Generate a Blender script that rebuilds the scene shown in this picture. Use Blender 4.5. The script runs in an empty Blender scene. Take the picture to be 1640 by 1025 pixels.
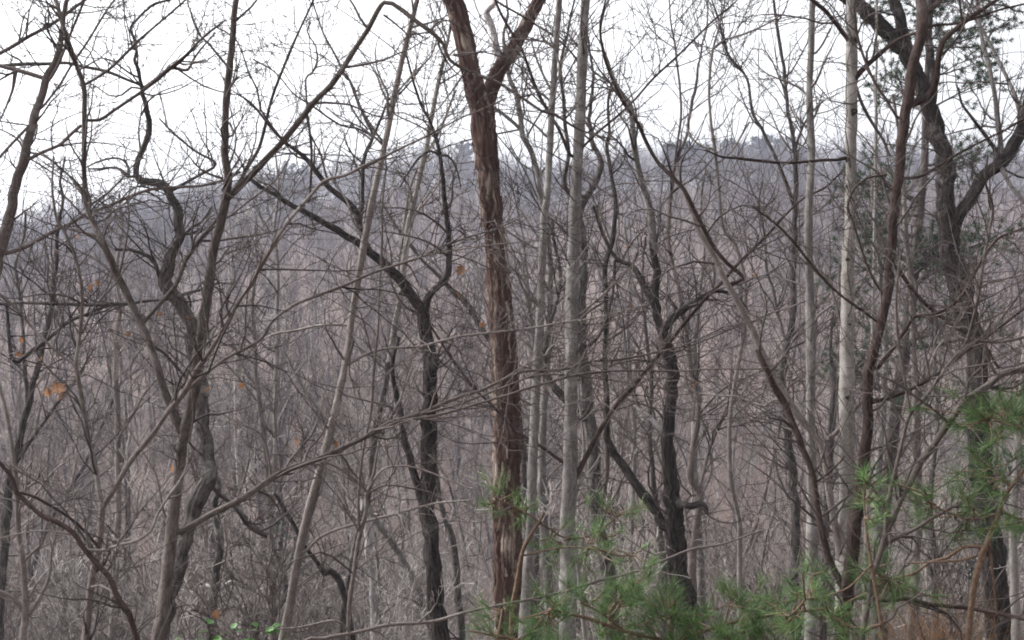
import bpy, math
import numpy as np

SC = bpy.context.scene
COL = SC.collection
RNG = np.random.default_rng(11)

# ------------------------------------------------------------------ camera
F = 1980.0            # focal length in photo pixels (photo 1640 x 1025)
CAMZ = 1.6
cam_d = bpy.data.cameras.new('camera')
cam_d.sensor_width = 36.0
cam_d.lens = F / 1640.0 * 36.0
cam_d.clip_end = 3000.0
cam_d.clip_start = 0.05
cam_d.dof.use_dof = True
cam_d.dof.focus_distance = 9.0
cam_d.dof.aperture_fstop = 9.0
cam = bpy.data.objects.new('camera', cam_d)
cam.location = (0, 0, CAMZ)
cam.rotation_euler = (math.radians(90), 0, 0)
COL.objects.link(cam)
SC.camera = cam

# ------------------------------------------------------------------ sky, sun, exposure
SUN_EL, SUN_AZ = math.radians(42), math.radians(-72)      # azimuth from +Y, negative = to the left
world = bpy.data.worlds.new('World')
SC.world = world
world.use_nodes = True
nt = world.node_tree
nt.nodes.clear()
sky = nt.nodes.new('ShaderNodeTexSky')
sky.sky_type = 'NISHITA'
sky.sun_disc = False
sky.sun_elevation = SUN_EL
sky.sun_rotation = SUN_AZ
sky.air_density = 1.0
sky.dust_density = 6.0
sky.ozone_density = 1.0
hsv = nt.nodes.new('ShaderNodeHueSaturation')
hsv.inputs['Saturation'].default_value = 0.09             # thin white overcast
bg = nt.nodes.new('ShaderNodeBackground')
bg.inputs['Strength'].default_value = 0.15
wo = nt.nodes.new('ShaderNodeOutputWorld')
nt.links.new(sky.outputs[0], hsv.inputs['Color'])
nt.links.new(hsv.outputs[0], bg.inputs['Color'])
nt.links.new(bg.outputs[0], wo.inputs['Surface'])

sun_d = bpy.data.lights.new('sun', 'SUN')
sun_d.energy = 1.2
sun_d.angle = math.radians(22)
sun_d.color = (1.0, 0.97, 0.93)
sun = bpy.data.objects.new('sun', sun_d)
sdir = np.array([math.sin(SUN_AZ) * math.cos(SUN_EL), math.cos(SUN_AZ) * math.cos(SUN_EL), math.sin(SUN_EL)])
from mathutils import Vector, Matrix
sun.rotation_euler = Vector(tuple(sdir)).to_track_quat('Z', 'Y').to_euler()
sun.location = (-20, 0, 40)
COL.objects.link(sun)

vs = SC.view_settings
vs.view_transform = 'Standard'
vs.look = 'None'
vs.exposure = 1.55
vs.gamma = 1.0
vs.use_curve_mapping = False
SC.cycles.filter_width = 1.9
SC.cycles.max_bounces = 4
SC.cycles.diffuse_bounces = 2
SC.cycles.use_denoising = True
SC.cycles.denoising_prefilter = 'NONE'
try:
    SC.cycles.sampling_pattern = 'BLUE_NOISE'
except Exception:
    pass
SC.cycles.sample_clamp_indirect = 3.0
SC.cycles.volume_bounces = 0
SC.cycles.transparent_max_bounces = 8


# ------------------------------------------------------------------ helpers
def tag(o, label=None, cat=None, group=None, kind=None):
    if label: o['label'] = label
    if cat: o['category'] = cat
    if group: o['group'] = group
    if kind: o['kind'] = kind
    return o


def px(x, y, d):
    """photo pixel at distance d -> point of the place"""
    x, y, d = np.broadcast_arrays(np.asarray(x, float), np.asarray(y, float), np.asarray(d, float))
    return np.stack([(x - 820.0) / F * d, d, CAMZ - (y - 512.5) / F * d], -1)


def mesh_from(name, V, Q, uv=None, smooth=True, T=None):
    """V (n,3); Q (m,4) quads; T (k,3) triangles"""
    me = bpy.data.meshes.new(name)
    V = np.asarray(V, np.float32)
    nq = 0 if Q is None else len(Q)
    nt_ = 0 if T is None else len(T)
    me.vertices.add(len(V))
    me.vertices.foreach_set('co', V.ravel())
    loops = []
    if nq: loops.append(np.asarray(Q, np.int32).ravel())
    if nt_: loops.append(np.asarray(T, np.int32).ravel())
    if loops:
        lv = np.concatenate(loops)
        me.loops.add(len(lv))
        me.loops.foreach_set('vertex_index', lv)
        me.polygons.add(nq + nt_)
        st = np.concatenate([np.arange(nq) * 4, nq * 4 + np.arange(nt_) * 3]).astype(np.int32)
        me.polygons.foreach_set('loop_start', st)
        if smooth:
            me.polygons.foreach_set('use_smooth', np.ones(nq + nt_, bool))
        if uv is not None:
            ul = me.uv_layers.new(name='UVMap')
            ul.data.foreach_set('uv', np.asarray(uv, np.float32).ravel())
    me.update(calc_edges=True)
    return me


def obj(name, me, mat=None, parent=None):
    o = bpy.data.objects.new(name, me)
    if mat is not None and me is not None and not len(me.materials):
        me.materials.append(mat)
    COL.objects.link(o)
    if parent is not None:
        o.parent = parent
    return o


def empty(name, loc):
    o = bpy.data.objects.new(name, None)
    o.empty_display_size = 0.2
    o.location = loc
    COL.objects.link(o)
    return o


def nrm(a):
    return a / np.maximum(np.linalg.norm(a, axis=-1, keepdims=True), 1e-9)


def tubes(P, R, sides):
    """P (N,K,3), R (N,K) -> verts, quads, uv(loop) for N tubes of K rings"""
    P = np.asarray(P, float); R = np.asarray(R, float)
    N, K, _ = P.shape
    T = np.empty_like(P)
    T[:, 1:-1] = P[:, 2:] - P[:, :-2]
    T[:, 0] = P[:, 1] - P[:, 0]
    T[:, -1] = P[:, -1] - P[:, -2]
    T = nrm(T)
    mean = nrm(P[:, -1] - P[:, 0])
    # reference direction away from the camera, so that the texture seam lies behind
    ref = np.tile(np.array([0.0, 1.0, 0.0]), (N, 1))
    bad = np.abs((mean * ref).sum(-1)) > 0.8
    ref[bad] = (0, 0, 1)
    A = nrm(ref[:, None, :] - (ref[:, None, :] * T).sum(-1, keepdims=True) * T)
    B = np.cross(T, A)
    th = np.arange(sides) / sides * 2 * np.pi
    V = P[:, :, None, :] + R[:, :, None, None] * (np.cos(th)[None, None, :, None] * A[:, :, None, :] + np.sin(th)[None, None, :, None] * B[:, :, None, :])
    idx = np.arange(N * K * sides).reshape(N, K, sides)
    nx = np.roll(idx, -1, axis=2)
    Q = np.stack([idx[:, :-1], nx[:, :-1], nx[:, 1:], idx[:, 1:]], -1).reshape(-1, 4)
    return V.reshape(-1, 3), Q, V


def tube_uv(P, R, sides):
    N, K, _ = P.shape
    seg = np.linalg.norm(np.diff(P, axis=1), axis=-1)
    v = np.concatenate([np.zeros((N, 1)), np.cumsum(seg, 1)], 1)
    circ = 2 * np.pi * R.mean(1)
    u0 = np.arange(sides) / sides
    u1 = (np.arange(sides) + 1) / sides
    U0 = np.broadcast_to((circ[:, None, None] * u0), (N, K - 1, sides))
    U1 = np.broadcast_to((circ[:, None, None] * u1), (N, K - 1, sides))
    V0 = np.broadcast_to(v[:, :-1, None], (N, K - 1, sides))
    V1 = np.broadcast_to(v[:, 1:, None], (N, K - 1, sides))
    uv = np.stack([np.stack([U0, V0], -1), np.stack([U1, V0], -1), np.stack([U1, V1], -1), np.stack([U0, V1], -1)], 3)
    return uv.reshape(-1, 2)


class Soup:
    """collects tube batches for one mesh"""
    def __init__(s):
        s.V, s.Q, s.n = [], [], 0

    def add(s, P, R, sides):
        if len(P) == 0: return
        V, Q, _ = tubes(P, R, sides)
        s.V.append(V); s.Q.append(Q + s.n); s.n += len(V)

    def mesh(s, name, origin=(0, 0, 0)):
        V = np.concatenate(s.V) - np.asarray(origin)
        return mesh_from(name, V, np.concatenate(s.Q))


def grow(rng, P, R, n, t=(0.2, 1.0), L=(0.3, 0.8), ang=(35, 65), K=5, wob=0.15, up=0.1, rf=0.5, rcap=1.0, rmin=0.0008, tw=None, flat=0.0):
    """children on parent chains: P (N,K0,3) -> (N*n, K, 3), radii"""
    N, K0, _ = P.shape
    if N == 0 or n <= 0:
        return np.zeros((0, K, 3)), np.zeros((0, K))
    P = np.repeat(P, n, 0); R = np.repeat(R, n, 0)
    M = N * n
    tt = rng.uniform(t[0], t[1], M) * (K0 - 1)
    i = np.minimum(tt.astype(int), K0 - 2); f = (tt - i)[:, None]
    ar = np.arange(M)
    p = P[ar, i] * (1 - f) + P[ar, i + 1] * f
    r = R[ar, i] * (1 - f[:, 0]) + R[ar, i + 1] * f[:, 0]
    T = nrm(P[ar, i + 1] - P[ar, i])
    q = rng.normal(size=(M, 3))
    q[:, 1] *= (1 - flat)
    q = nrm(q - (q * T).sum(-1, keepdims=True) * T)
    a = np.radians(rng.uniform(ang[0], ang[1], M))[:, None]
    d = np.cos(a) * T + np.sin(a) * q
    d[:, 2] += up
    d = nrm(d)
    Ls = rng.uniform(L[0], L[1], M) * (1.15 - 0.5 * tt / (K0 - 1))
    out = np.empty((M, K, 3)); out[:, 0] = p
    st = (Ls / (K - 1))[:, None]
    for k in range(1, K):
        d = d + rng.normal(size=(M, 3)) * wob
        d[:, 2] += up * 0.35
        d = nrm(d)
        out[:, k] = out[:, k - 1] + d * st
    r0 = np.clip(r * rf, rmin, rcap)
    Rr = r0[:, None] * (1 - np.linspace(0, 1, K) ** 1.2 * 0.75)[None, :]
    return out, np.maximum(Rr, rmin)


# ------------------------------------------------------------------ ground shape
_gd = [-60, 0, 5, 9, 12.5, 16, 25, 40, 60, 80, 120, 200, 300, 400, 470, 600, 900]
_gz = [4.0, 0.0, -0.25, -1.05, -2.05, -3.3, -6.6, -10.6, -13.2, -13.7, -8.6, 4.5, 22, 37, 41, 36, 20]
_cu = [-0.6, -0.42, -0.31, -0.26, -0.2, -0.11, -0.04, 0.02, 0.09, 0.2, 0.42, 0.6]       # x/y
_cz = [-18, -17, -9, -4, 1, 6, 7, 1, 8, 9, 8, 8]                                    # crest height change


def gz(x, y):
    x = np.asarray(x, float); y = np.asarray(y, float)
    z = np.interp(y, _gd, _gz)
    # soften the kinks
    for s in (3.0, 6.0):
        z = (z + np.interp(y - s * (y > 14), _gd, _gz) + np.interp(y + s * (y > 14), _gd, _gz)) / 3
    u = x / np.maximum(y, 30)
    s = np.clip((y - 120) / 280, 0, 1)
    s = s * s * (3 - 2 * s)
    z = z + s * np.interp(u, _cu, _cz)
    z = z + 0.35 * np.sin(x * 0.19 + 1.3) * np.sin(y * 0.13) * np.clip((y - 14) / 20, 0, 1)
    z = z + 1.3 * np.sin(x * 0.05 + y * 0.021 + 0.4) * np.clip((y - 60) / 80, 0, 1)
    return z + 0.05 * np.sin(x * 1.1) * np.sin(y * 0.9 + 0.5)


# ------------------------------------------------------------------ materials
def mat_base(name, rough=0.9):
    m = bpy.data.materials.new(name)
    m.use_nodes = True
    b = m.node_tree.nodes['Principled BSDF']
    b.inputs['Roughness'].default_value = rough
    b.inputs['Specular IOR Level'].default_value = 0.15
    return m, m.node_tree, b


def N_(t, typ, **kw):
    n = t.nodes.new(typ)
    for k, v in kw.items(): setattr(n, k, v)
    return n


def noise(t, vec, scale, detail=4, rough=0.6):
    n = N_(t, 'ShaderNodeTexNoise')
    n.inputs['Scale'].default_value = scale
    n.inputs['Detail'].default_value = detail
    n.inputs['Roughness'].default_value = rough
    if vec is not None: t.links.new(vec, n.inputs['Vector'])
    return n.outputs['Fac']


def ramp(t, fac, stops):
    r = N_(t, 'ShaderNodeValToRGB')
    e = r.color_ramp.elements
    e[0].position, e[0].color = stops[0][0], (*stops[0][1], 1)
    e[1].position, e[1].color = stops[1][0], (*stops[1][1], 1)
    for p, c in stops[2:]:
        k = e.new(p); k.color = (*c, 1)
    t.links.new(fac, r.inputs[0])
    return r.outputs[0]


def mix(t, fac, a, b, mode='MIX'):
    n = N_(t, 'ShaderNodeMix', data_type='RGBA', blend_type=mode)
    for s, v in ((n.inputs[0], fac), (n.inputs[6], a), (n.inputs[7], b)):
        if isinstance(v, (int, float)): s.default_value = v
        elif isinstance(v, tuple): s.default_value = (*v, 1)
        else: t.links.new(v, s)
    return n.outputs[2]


def bw(v): return (v, v, v)


def bark(name, c_dark, c_light, c_lich, lich=0.5, scale=60, stretch=0.12, bump=0.4, rings=0.0, side=0.0):
    """bark from UV in metres: u round the stem, v along it"""
    m, t, b = mat_base(name)
    uv = N_(t, 'ShaderNodeUVMap').outputs[0]
    mp = N_(t, 'ShaderNodeMapping'); mp.inputs['Scale'].default_value = (1, stretch, 1)
    t.links.new(uv, mp.inputs[0])
    furrow = noise(t, mp.outputs[0], scale, 5, 0.65)
    fine = noise(t, mp.outputs[0], scale * 3.5, 3, 0.7)
    geo = N_(t, 'ShaderNodeNewGeometry').outputs['Position']
    patch = noise(t, geo, 5.0, 5, 0.62)
    big = noise(t, geo, 1.3, 3, 0.5)
    col = ramp(t, furrow, [(0.36, c_dark), (0.62, c_light)])
    col = mix(t, ramp(t, patch, [(0.62 - lich * 0.2, bw(0)), (0.74 - lich * 0.12, bw(1))]), col, c_lich)
    col = mix(t, 0.55, col, ramp(t, fine, [(0.3, bw(0.3)), (0.7, bw(1.7))]), 'MULTIPLY')
    col = mix(t, 0.25 if name in ('bark_pale', 'bark_grey') else 0.6, col, ramp(t, big, [(0.3, bw(0.55)), (0.7, bw(1.4))]), 'MULTIPLY')
    if rings:
        mr = N_(t, 'ShaderNodeMapping'); mr.inputs['Scale'].default_value = (0.25, 1, 1)
        t.links.new(uv, mr.inputs[0])
        rg = noise(t, mr.outputs[0], 42, 3, 0.7)
        col = mix(t, ramp(t, rg, [(0.66, bw(0)), (0.74, bw(rings))]), col, c_dark)
    t.links.new(col, b.inputs['Base Color'])
    bp = N_(t, 'ShaderNodeBump'); bp.inputs['Strength'].default_value = bump
    bp.inputs['Distance'].default_value = 0.02
    hs = N_(t, 'ShaderNodeMath', operation='ADD')
    t.links.new(furrow, hs.inputs[0]); t.links.new(fine, hs.inputs[1])
    t.links.new(hs.outputs[0], bp.inputs['Height'])
    t.links.new(bp.outputs[0], b.inputs['Normal'])
    return m


def twig_mat(name, c0, c1, var=0.35):
    m, t, b = mat_base(name, 0.8)
    tc = N_(t, 'ShaderNodeTexCoord').outputs['Object']
    n1 = noise(t, tc, 3.0, 3, 0.6)
    col = ramp(t, n1, [(0.35, c0), (0.65, c1)])
    oi = N_(t, 'ShaderNodeObjectInfo').outputs['Random']
    col = mix(t, 1.0, col, ramp(t, oi, [(0.0, bw(1 - var)), (1.0, bw(1 + var))]), 'MULTIPLY')
    t.links.new(col, b.inputs['Base Color'])
    return m


M = {}
M['grey'] = bark('bark_grey', (0.08, 0.072, 0.068), (0.15, 0.14, 0.134), (0.215, 0.208, 0.20), 0.45, 55, 0.3, 0.25, 0.5)
M['pale'] = bark('bark_pale', (0.12, 0.11, 0.10), (0.185, 0.17, 0.158), (0.235, 0.222, 0.21), 0.5, 40, 0.5, 0.15, 0.7)
M['oak'] = bark('bark_oak', (0.013, 0.011, 0.0105), (0.062, 0.053, 0.05), (0.15, 0.142, 0.134), 0.12, 42, 0.16, 1.0)
M['oakgrey'] = bark('bark_oak_grey', (0.026, 0.023, 0.022), (0.118, 0.106, 0.10), (0.21, 0.204, 0.193), 0.3, 42, 0.16, 0.9)
M['brown'] = bark('bark_brown', (0.045, 0.036, 0.033), (0.108, 0.091, 0.083), (0.16, 0.143, 0.134), 0.25, 70, 0.2, 0.4)
M['umber'] = bark('bark_umber', (0.022, 0.015, 0.0135), (0.06, 0.042, 0.037), (0.09, 0.073, 0.067), 0.2, 70, 0.2, 0.5)
M['sap'] = bark('bark_sapling', (0.10, 0.085, 0.078), (0.17, 0.15, 0.14), (0.23, 0.21, 0.2), 0.35, 80, 0.25, 0.25, 0.3)
M['sapdark'] = bark('bark_sapling_dark', (0.075, 0.06, 0.056), (0.14, 0.12, 0.112), (0.21, 0.195, 0.185), 0.3, 80, 0.25, 0.3)
M['pinestem'] = bark('bark_pine_stem', (0.07, 0.045, 0.032), (0.155, 0.105, 0.075), (0.2, 0.16, 0.13), 0.2, 80, 0.4, 0.4)
M['silver'] = bark('wood_silver', (0.2, 0.185, 0.185), (0.46, 0.43, 0.425), (0.52, 0.5, 0.49), 0.4, 60, 0.08, 0.6)
M['knot'] = bark('bark_knot', (0.03, 0.025, 0.022), (0.07, 0.06, 0.052), (0.1, 0.09, 0.08), 0.2, 80, 0.6, 0.8)
M['heartwood'] = bark('wood_fresh_break', (0.30, 0.15, 0.05), (0.50, 0.30, 0.13), (0.5, 0.36, 0.2), 0.2, 90, 0.1, 0.5)
M['twig_dark'] = twig_mat('twig_dark', (0.036, 0.029, 0.028), (0.085, 0.070, 0.066))
M['twig_grey'] = twig_mat('twig_grey', (0.075, 0.064, 0.06), (0.165, 0.148, 0.14))
M['twig_pale'] = twig_mat('twig_pale', (0.12, 0.107, 0.1), (0.30, 0.275, 0.26), 0.45)
M['wood_far'] = twig_mat('wood_far', (0.05, 0.038, 0.036), (0.098, 0.075, 0.072), 0.45)
M['wood_mid'] = twig_mat('wood_mid', (0.06, 0.048, 0.044), (0.155, 0.128, 0.118), 0.5)


def dead_pine_mat():
    m, t, b = mat_base('bark_dead_pine')
    uv = N_(t, 'ShaderNodeUVMap').outputs[0]
    mp = N_(t, 'ShaderNodeMapping'); mp.inputs['Scale'].default_value = (1, 0.07, 1)
    t.links.new(uv, mp.inputs[0])
    st = noise(t, mp.outputs[0], 48, 6, 0.7)
    fine = noise(t, mp.outputs[0], 170, 4, 0.7)
    mp2 = N_(t, 'ShaderNodeMapping'); mp2.inputs['Scale'].default_value = (1, 0.2, 1)
    t.links.new(uv, mp2.inputs[0])
    patch = noise(t, mp2.outputs[0], 6.0, 6, 0.72)
    red = ramp(t, st, [(0.3, (0.03, 0.018, 0.016)), (0.5, (0.075, 0.046, 0.039)), (0.72, (0.135, 0.09, 0.077))])
    buff = ramp(t, st, [(0.34, (0.08, 0.06, 0.05)), (0.5, (0.21, 0.168, 0.14)), (0.66, (0.34, 0.29, 0.25))])
    col = mix(t, ramp(t, patch, [(0.53, bw(0)), (0.57, bw(1))]), red, buff)
    col = mix(t, 0.6, col, ramp(t, fine, [(0.25, bw(0.5)), (0.75, bw(1.4))]), 'MULTIPLY')
    t.links.new(col, b.inputs['Base Color'])
    bp = N_(t, 'ShaderNodeBump'); bp.inputs['Strength'].default_value = 0.9
    bp.inputs['Distance'].default_value = 0.03
    t.links.new(st, bp.inputs['Height'])
    t.links.new(bp.outputs[0], b.inputs['Normal'])
    return m


M['deadpine'] = dead_pine_mat()


def ground_mat():
    m, t, b = mat_base('leaf_litter', 0.95)
    g = N_(t, 'ShaderNodeNewGeometry').outputs['Position']
    a = noise(t, g, 0.35, 5, 0.6)
    f = noise(t, g, 9.0, 5, 0.75)
    v = N_(t, 'ShaderNodeTexVoronoi'); v.inputs['Scale'].default_value = 14.0
    t.links.new(g, v.inputs['Vector'])
    col = ramp(t, a, [(0.35, (0.082, 0.061, 0.054)), (0.65, (0.142, 0.103, 0.089))])
    col = mix(t, 0.7, col, ramp(t, f, [(0.3, bw(0.55)), (0.7, bw(1.4))]), 'MULTIPLY')
    vb = N_(t, 'ShaderNodeRGBToBW'); t.links.new(v.outputs['Color'], vb.inputs[0])
    lv = ramp(t, vb.outputs[0], [(0.2, (0.05, 0.034, 0.029)), (0.8, (0.17, 0.115, 0.09))])
    col = mix(t, 0.35, col, lv)
    t.links.new(col, b.inputs['Base Color'])
    bp = N_(t, 'ShaderNodeBump'); bp.inputs['Strength'].default_value = 0.8
    bp.inputs['Distance'].default_value = 0.05
    t.links.new(f, bp.inputs['Height']); t.links.new(bp.outputs[0], b.inputs['Normal'])
    return m


M['ground'] = ground_mat()


def leaf_mat(name, c0, c1, rough=0.6, trans=0.25):
    m, t, b = mat_base(name, rough)
    oi = N_(t, 'ShaderNodeObjectInfo').outputs['Random']
    g = N_(t, 'ShaderNodeNewGeometry').outputs['Position']
    n1 = noise(t, g, 22, 3, 0.6)
    col = ramp(t, n1, [(0.3, c0), (0.7, c1)])
    col = mix(t, 1.0, col, ramp(t, oi, [(0, bw(0.75)), (1, bw(1.25))]), 'MULTIPLY')
    ri = N_(t, 'ShaderNodeNewGeometry').outputs['Random Per Island']
    col = mix(t, 1.0, col, ramp(t, ri, [(0, (0.6, 0.62, 0.6)), (0.7, bw(1.05)), (1, (1.7, 1.5, 1.3))]), 'MULTIPLY')
    t.links.new(col, b.inputs['Base Color'])
    tr = N_(t, 'ShaderNodeBsdfTranslucent')
    t.links.new(col, tr.inputs[0])
    mx = N_(t, 'ShaderNodeMixShader'); mx.inputs[0].default_value = trans
    out = t.nodes['Material Output']
    t.links.new(b.outputs[0], mx.inputs[1]); t.links.new(tr.outputs[0], mx.inputs[2])
    t.links.new(mx.outputs[0], out.inputs['Surface'])
    return m


M['needle'] = leaf_mat('pine_needles', (0.052, 0.104, 0.04), (0.112, 0.182, 0.07), 0.5, 0.32)
M['needle_far'] = leaf_mat('pine_needles_far', (0.022, 0.042, 0.026), (0.042, 0.07, 0.04), 0.6, 0.1)
M['dead_leaf'] = leaf_mat('dead_leaf', (0.145, 0.07, 0.038), (0.255, 0.135, 0.07), 0.7, 0.3)
M['green_leaf'] = leaf_mat('laurel_leaf', (0.035, 0.085, 0.022), (0.075, 0.16, 0.04), 0.35, 0.25)
M['dry_grass'] = leaf_mat('dry_grass', (0.20, 0.12, 0.07), (0.34, 0.21, 0.12), 0.8, 0.3)

# ------------------------------------------------------------------ the ground: one sheet, near bank, valley, far hill
ys = np.unique(np.concatenate([np.linspace(-60, 0, 13), np.linspace(0, 30, 61), np.linspace(30, 120, 91), np.linspace(120, 620, 101)]))
us = np.linspace(-1, 1, 161)
YY, UU = np.meshgrid(ys, us, indexing='ij')
XX = UU * (40 + np.abs(YY) * 0.75)
GV = np.stack([XX, YY, gz(XX, YY)], -1).reshape(-1, 3)
gi = np.arange(len(ys) * len(us)).reshape(len(ys), len(us))
GQ = np.stack([gi[:-1, :-1], gi[:-1, 1:], gi[1:, 1:], gi[1:, :-1]], -1).reshape(-1, 4)
tag(obj('ground', mesh_from('ground', GV, GQ), M['ground']), kind='structure')

# ------------------------------------------------------------------ traced trees
def catmull(pts, step):
    """resample a polyline (x,y,w rows) smoothly at about `step` pixels"""
    p = np.asarray(pts, float)
    if len(p) == 2:
        p = np.array([p[0], (p[0] + p[1]) / 2, p[1]])
    q = np.vstack([2 * p[0] - p[1], p, 2 * p[-1] - p[-2]])
    out = []
    for i in range(1, len(q) - 2):
        a, b_, c, d = q[i - 1], q[i], q[i + 1], q[i + 2]
        n = max(2, int(np.hypot(*(c - b_)[:2]) / step))
        t = np.linspace(0, 1, n, endpoint=False)[:, None]
        out.append(0.5 * ((2 * b_) + (-a + c) * t + (2 * a - 5 * b_ + 4 * c - d) * t ** 2 + (-a + 3 * b_ - 3 * c + d) * t ** 3))
    out.append(q[-2][None])
    r = np.vstack(out)
    r[:, 2] = np.maximum(r[:, 2], 1.0)
    return r


def parse(s):
    a = np.array([float(v) for v in s.replace(',', ' ').split()])
    return a.reshape(-1, 3)


def wander(rng, n, amp, smooth):
    v = rng.normal(size=n + 2 * smooth)
    k = np.hanning(2 * smooth + 1); k /= np.sqrt((k ** 2).sum())
    return amp * np.convolve(v, k, 'valid')[:n]


def rough_surface(rng, V, P, R, style):
    """push the rings of one tube in and out: bark ridges, swellings"""
    K, S = V.shape[:2]
    th = np.arange(S) / S * 2 * np.pi
    v = np.concatenate([[0], np.cumsum(np.linalg.norm(np.diff(P, axis=0), axis=1))])
    d = np.zeros((K, S))
    if style == 'furrow':
        comps = [(3, 1.0, .025), (7, 1.2, .022), (11, 1.0, .035), (15, 1.6, .035), (19, 2.2, .025)]
    elif style == 'ragged':
        comps = [(2, 0.7, .05), (5, 0.8, .05), (9, 1.0, .045), (14, 1.5, .05), (21, 2.5, .045)]
    else:
        comps = [(2, 1.5, .035), (3, 3.5, .025), (5, 8.0, .015)]
    for m_, k_, a in comps:
        for _ in range(2):
            ph = rng.uniform(0, 6.28); kk = k_ * rng.uniform(-1.3, 1.3)
            w = np.cos(m_ * th[None, :] + kk * v[:, None] * 2 + ph + 0.6 * np.sin(v[:, None] * rng.uniform(3, 9) + ph))
            d += a * (1 - 2 * np.abs(w) ** 0.7 if style != 'smooth' else w)
    d -= d.mean()
    d += wander(rng, K, 0.03, max(4, int(K / 14)))[:, None]
    if style == 'ragged':
        d += 0.05 * rng.normal(size=(K, S)) * (rng.random((K, S)) < 0.3)
    c = P[:, None, :]
    return c + (V - c) * (1 + d)[..., None]


BANK = {}


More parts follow.
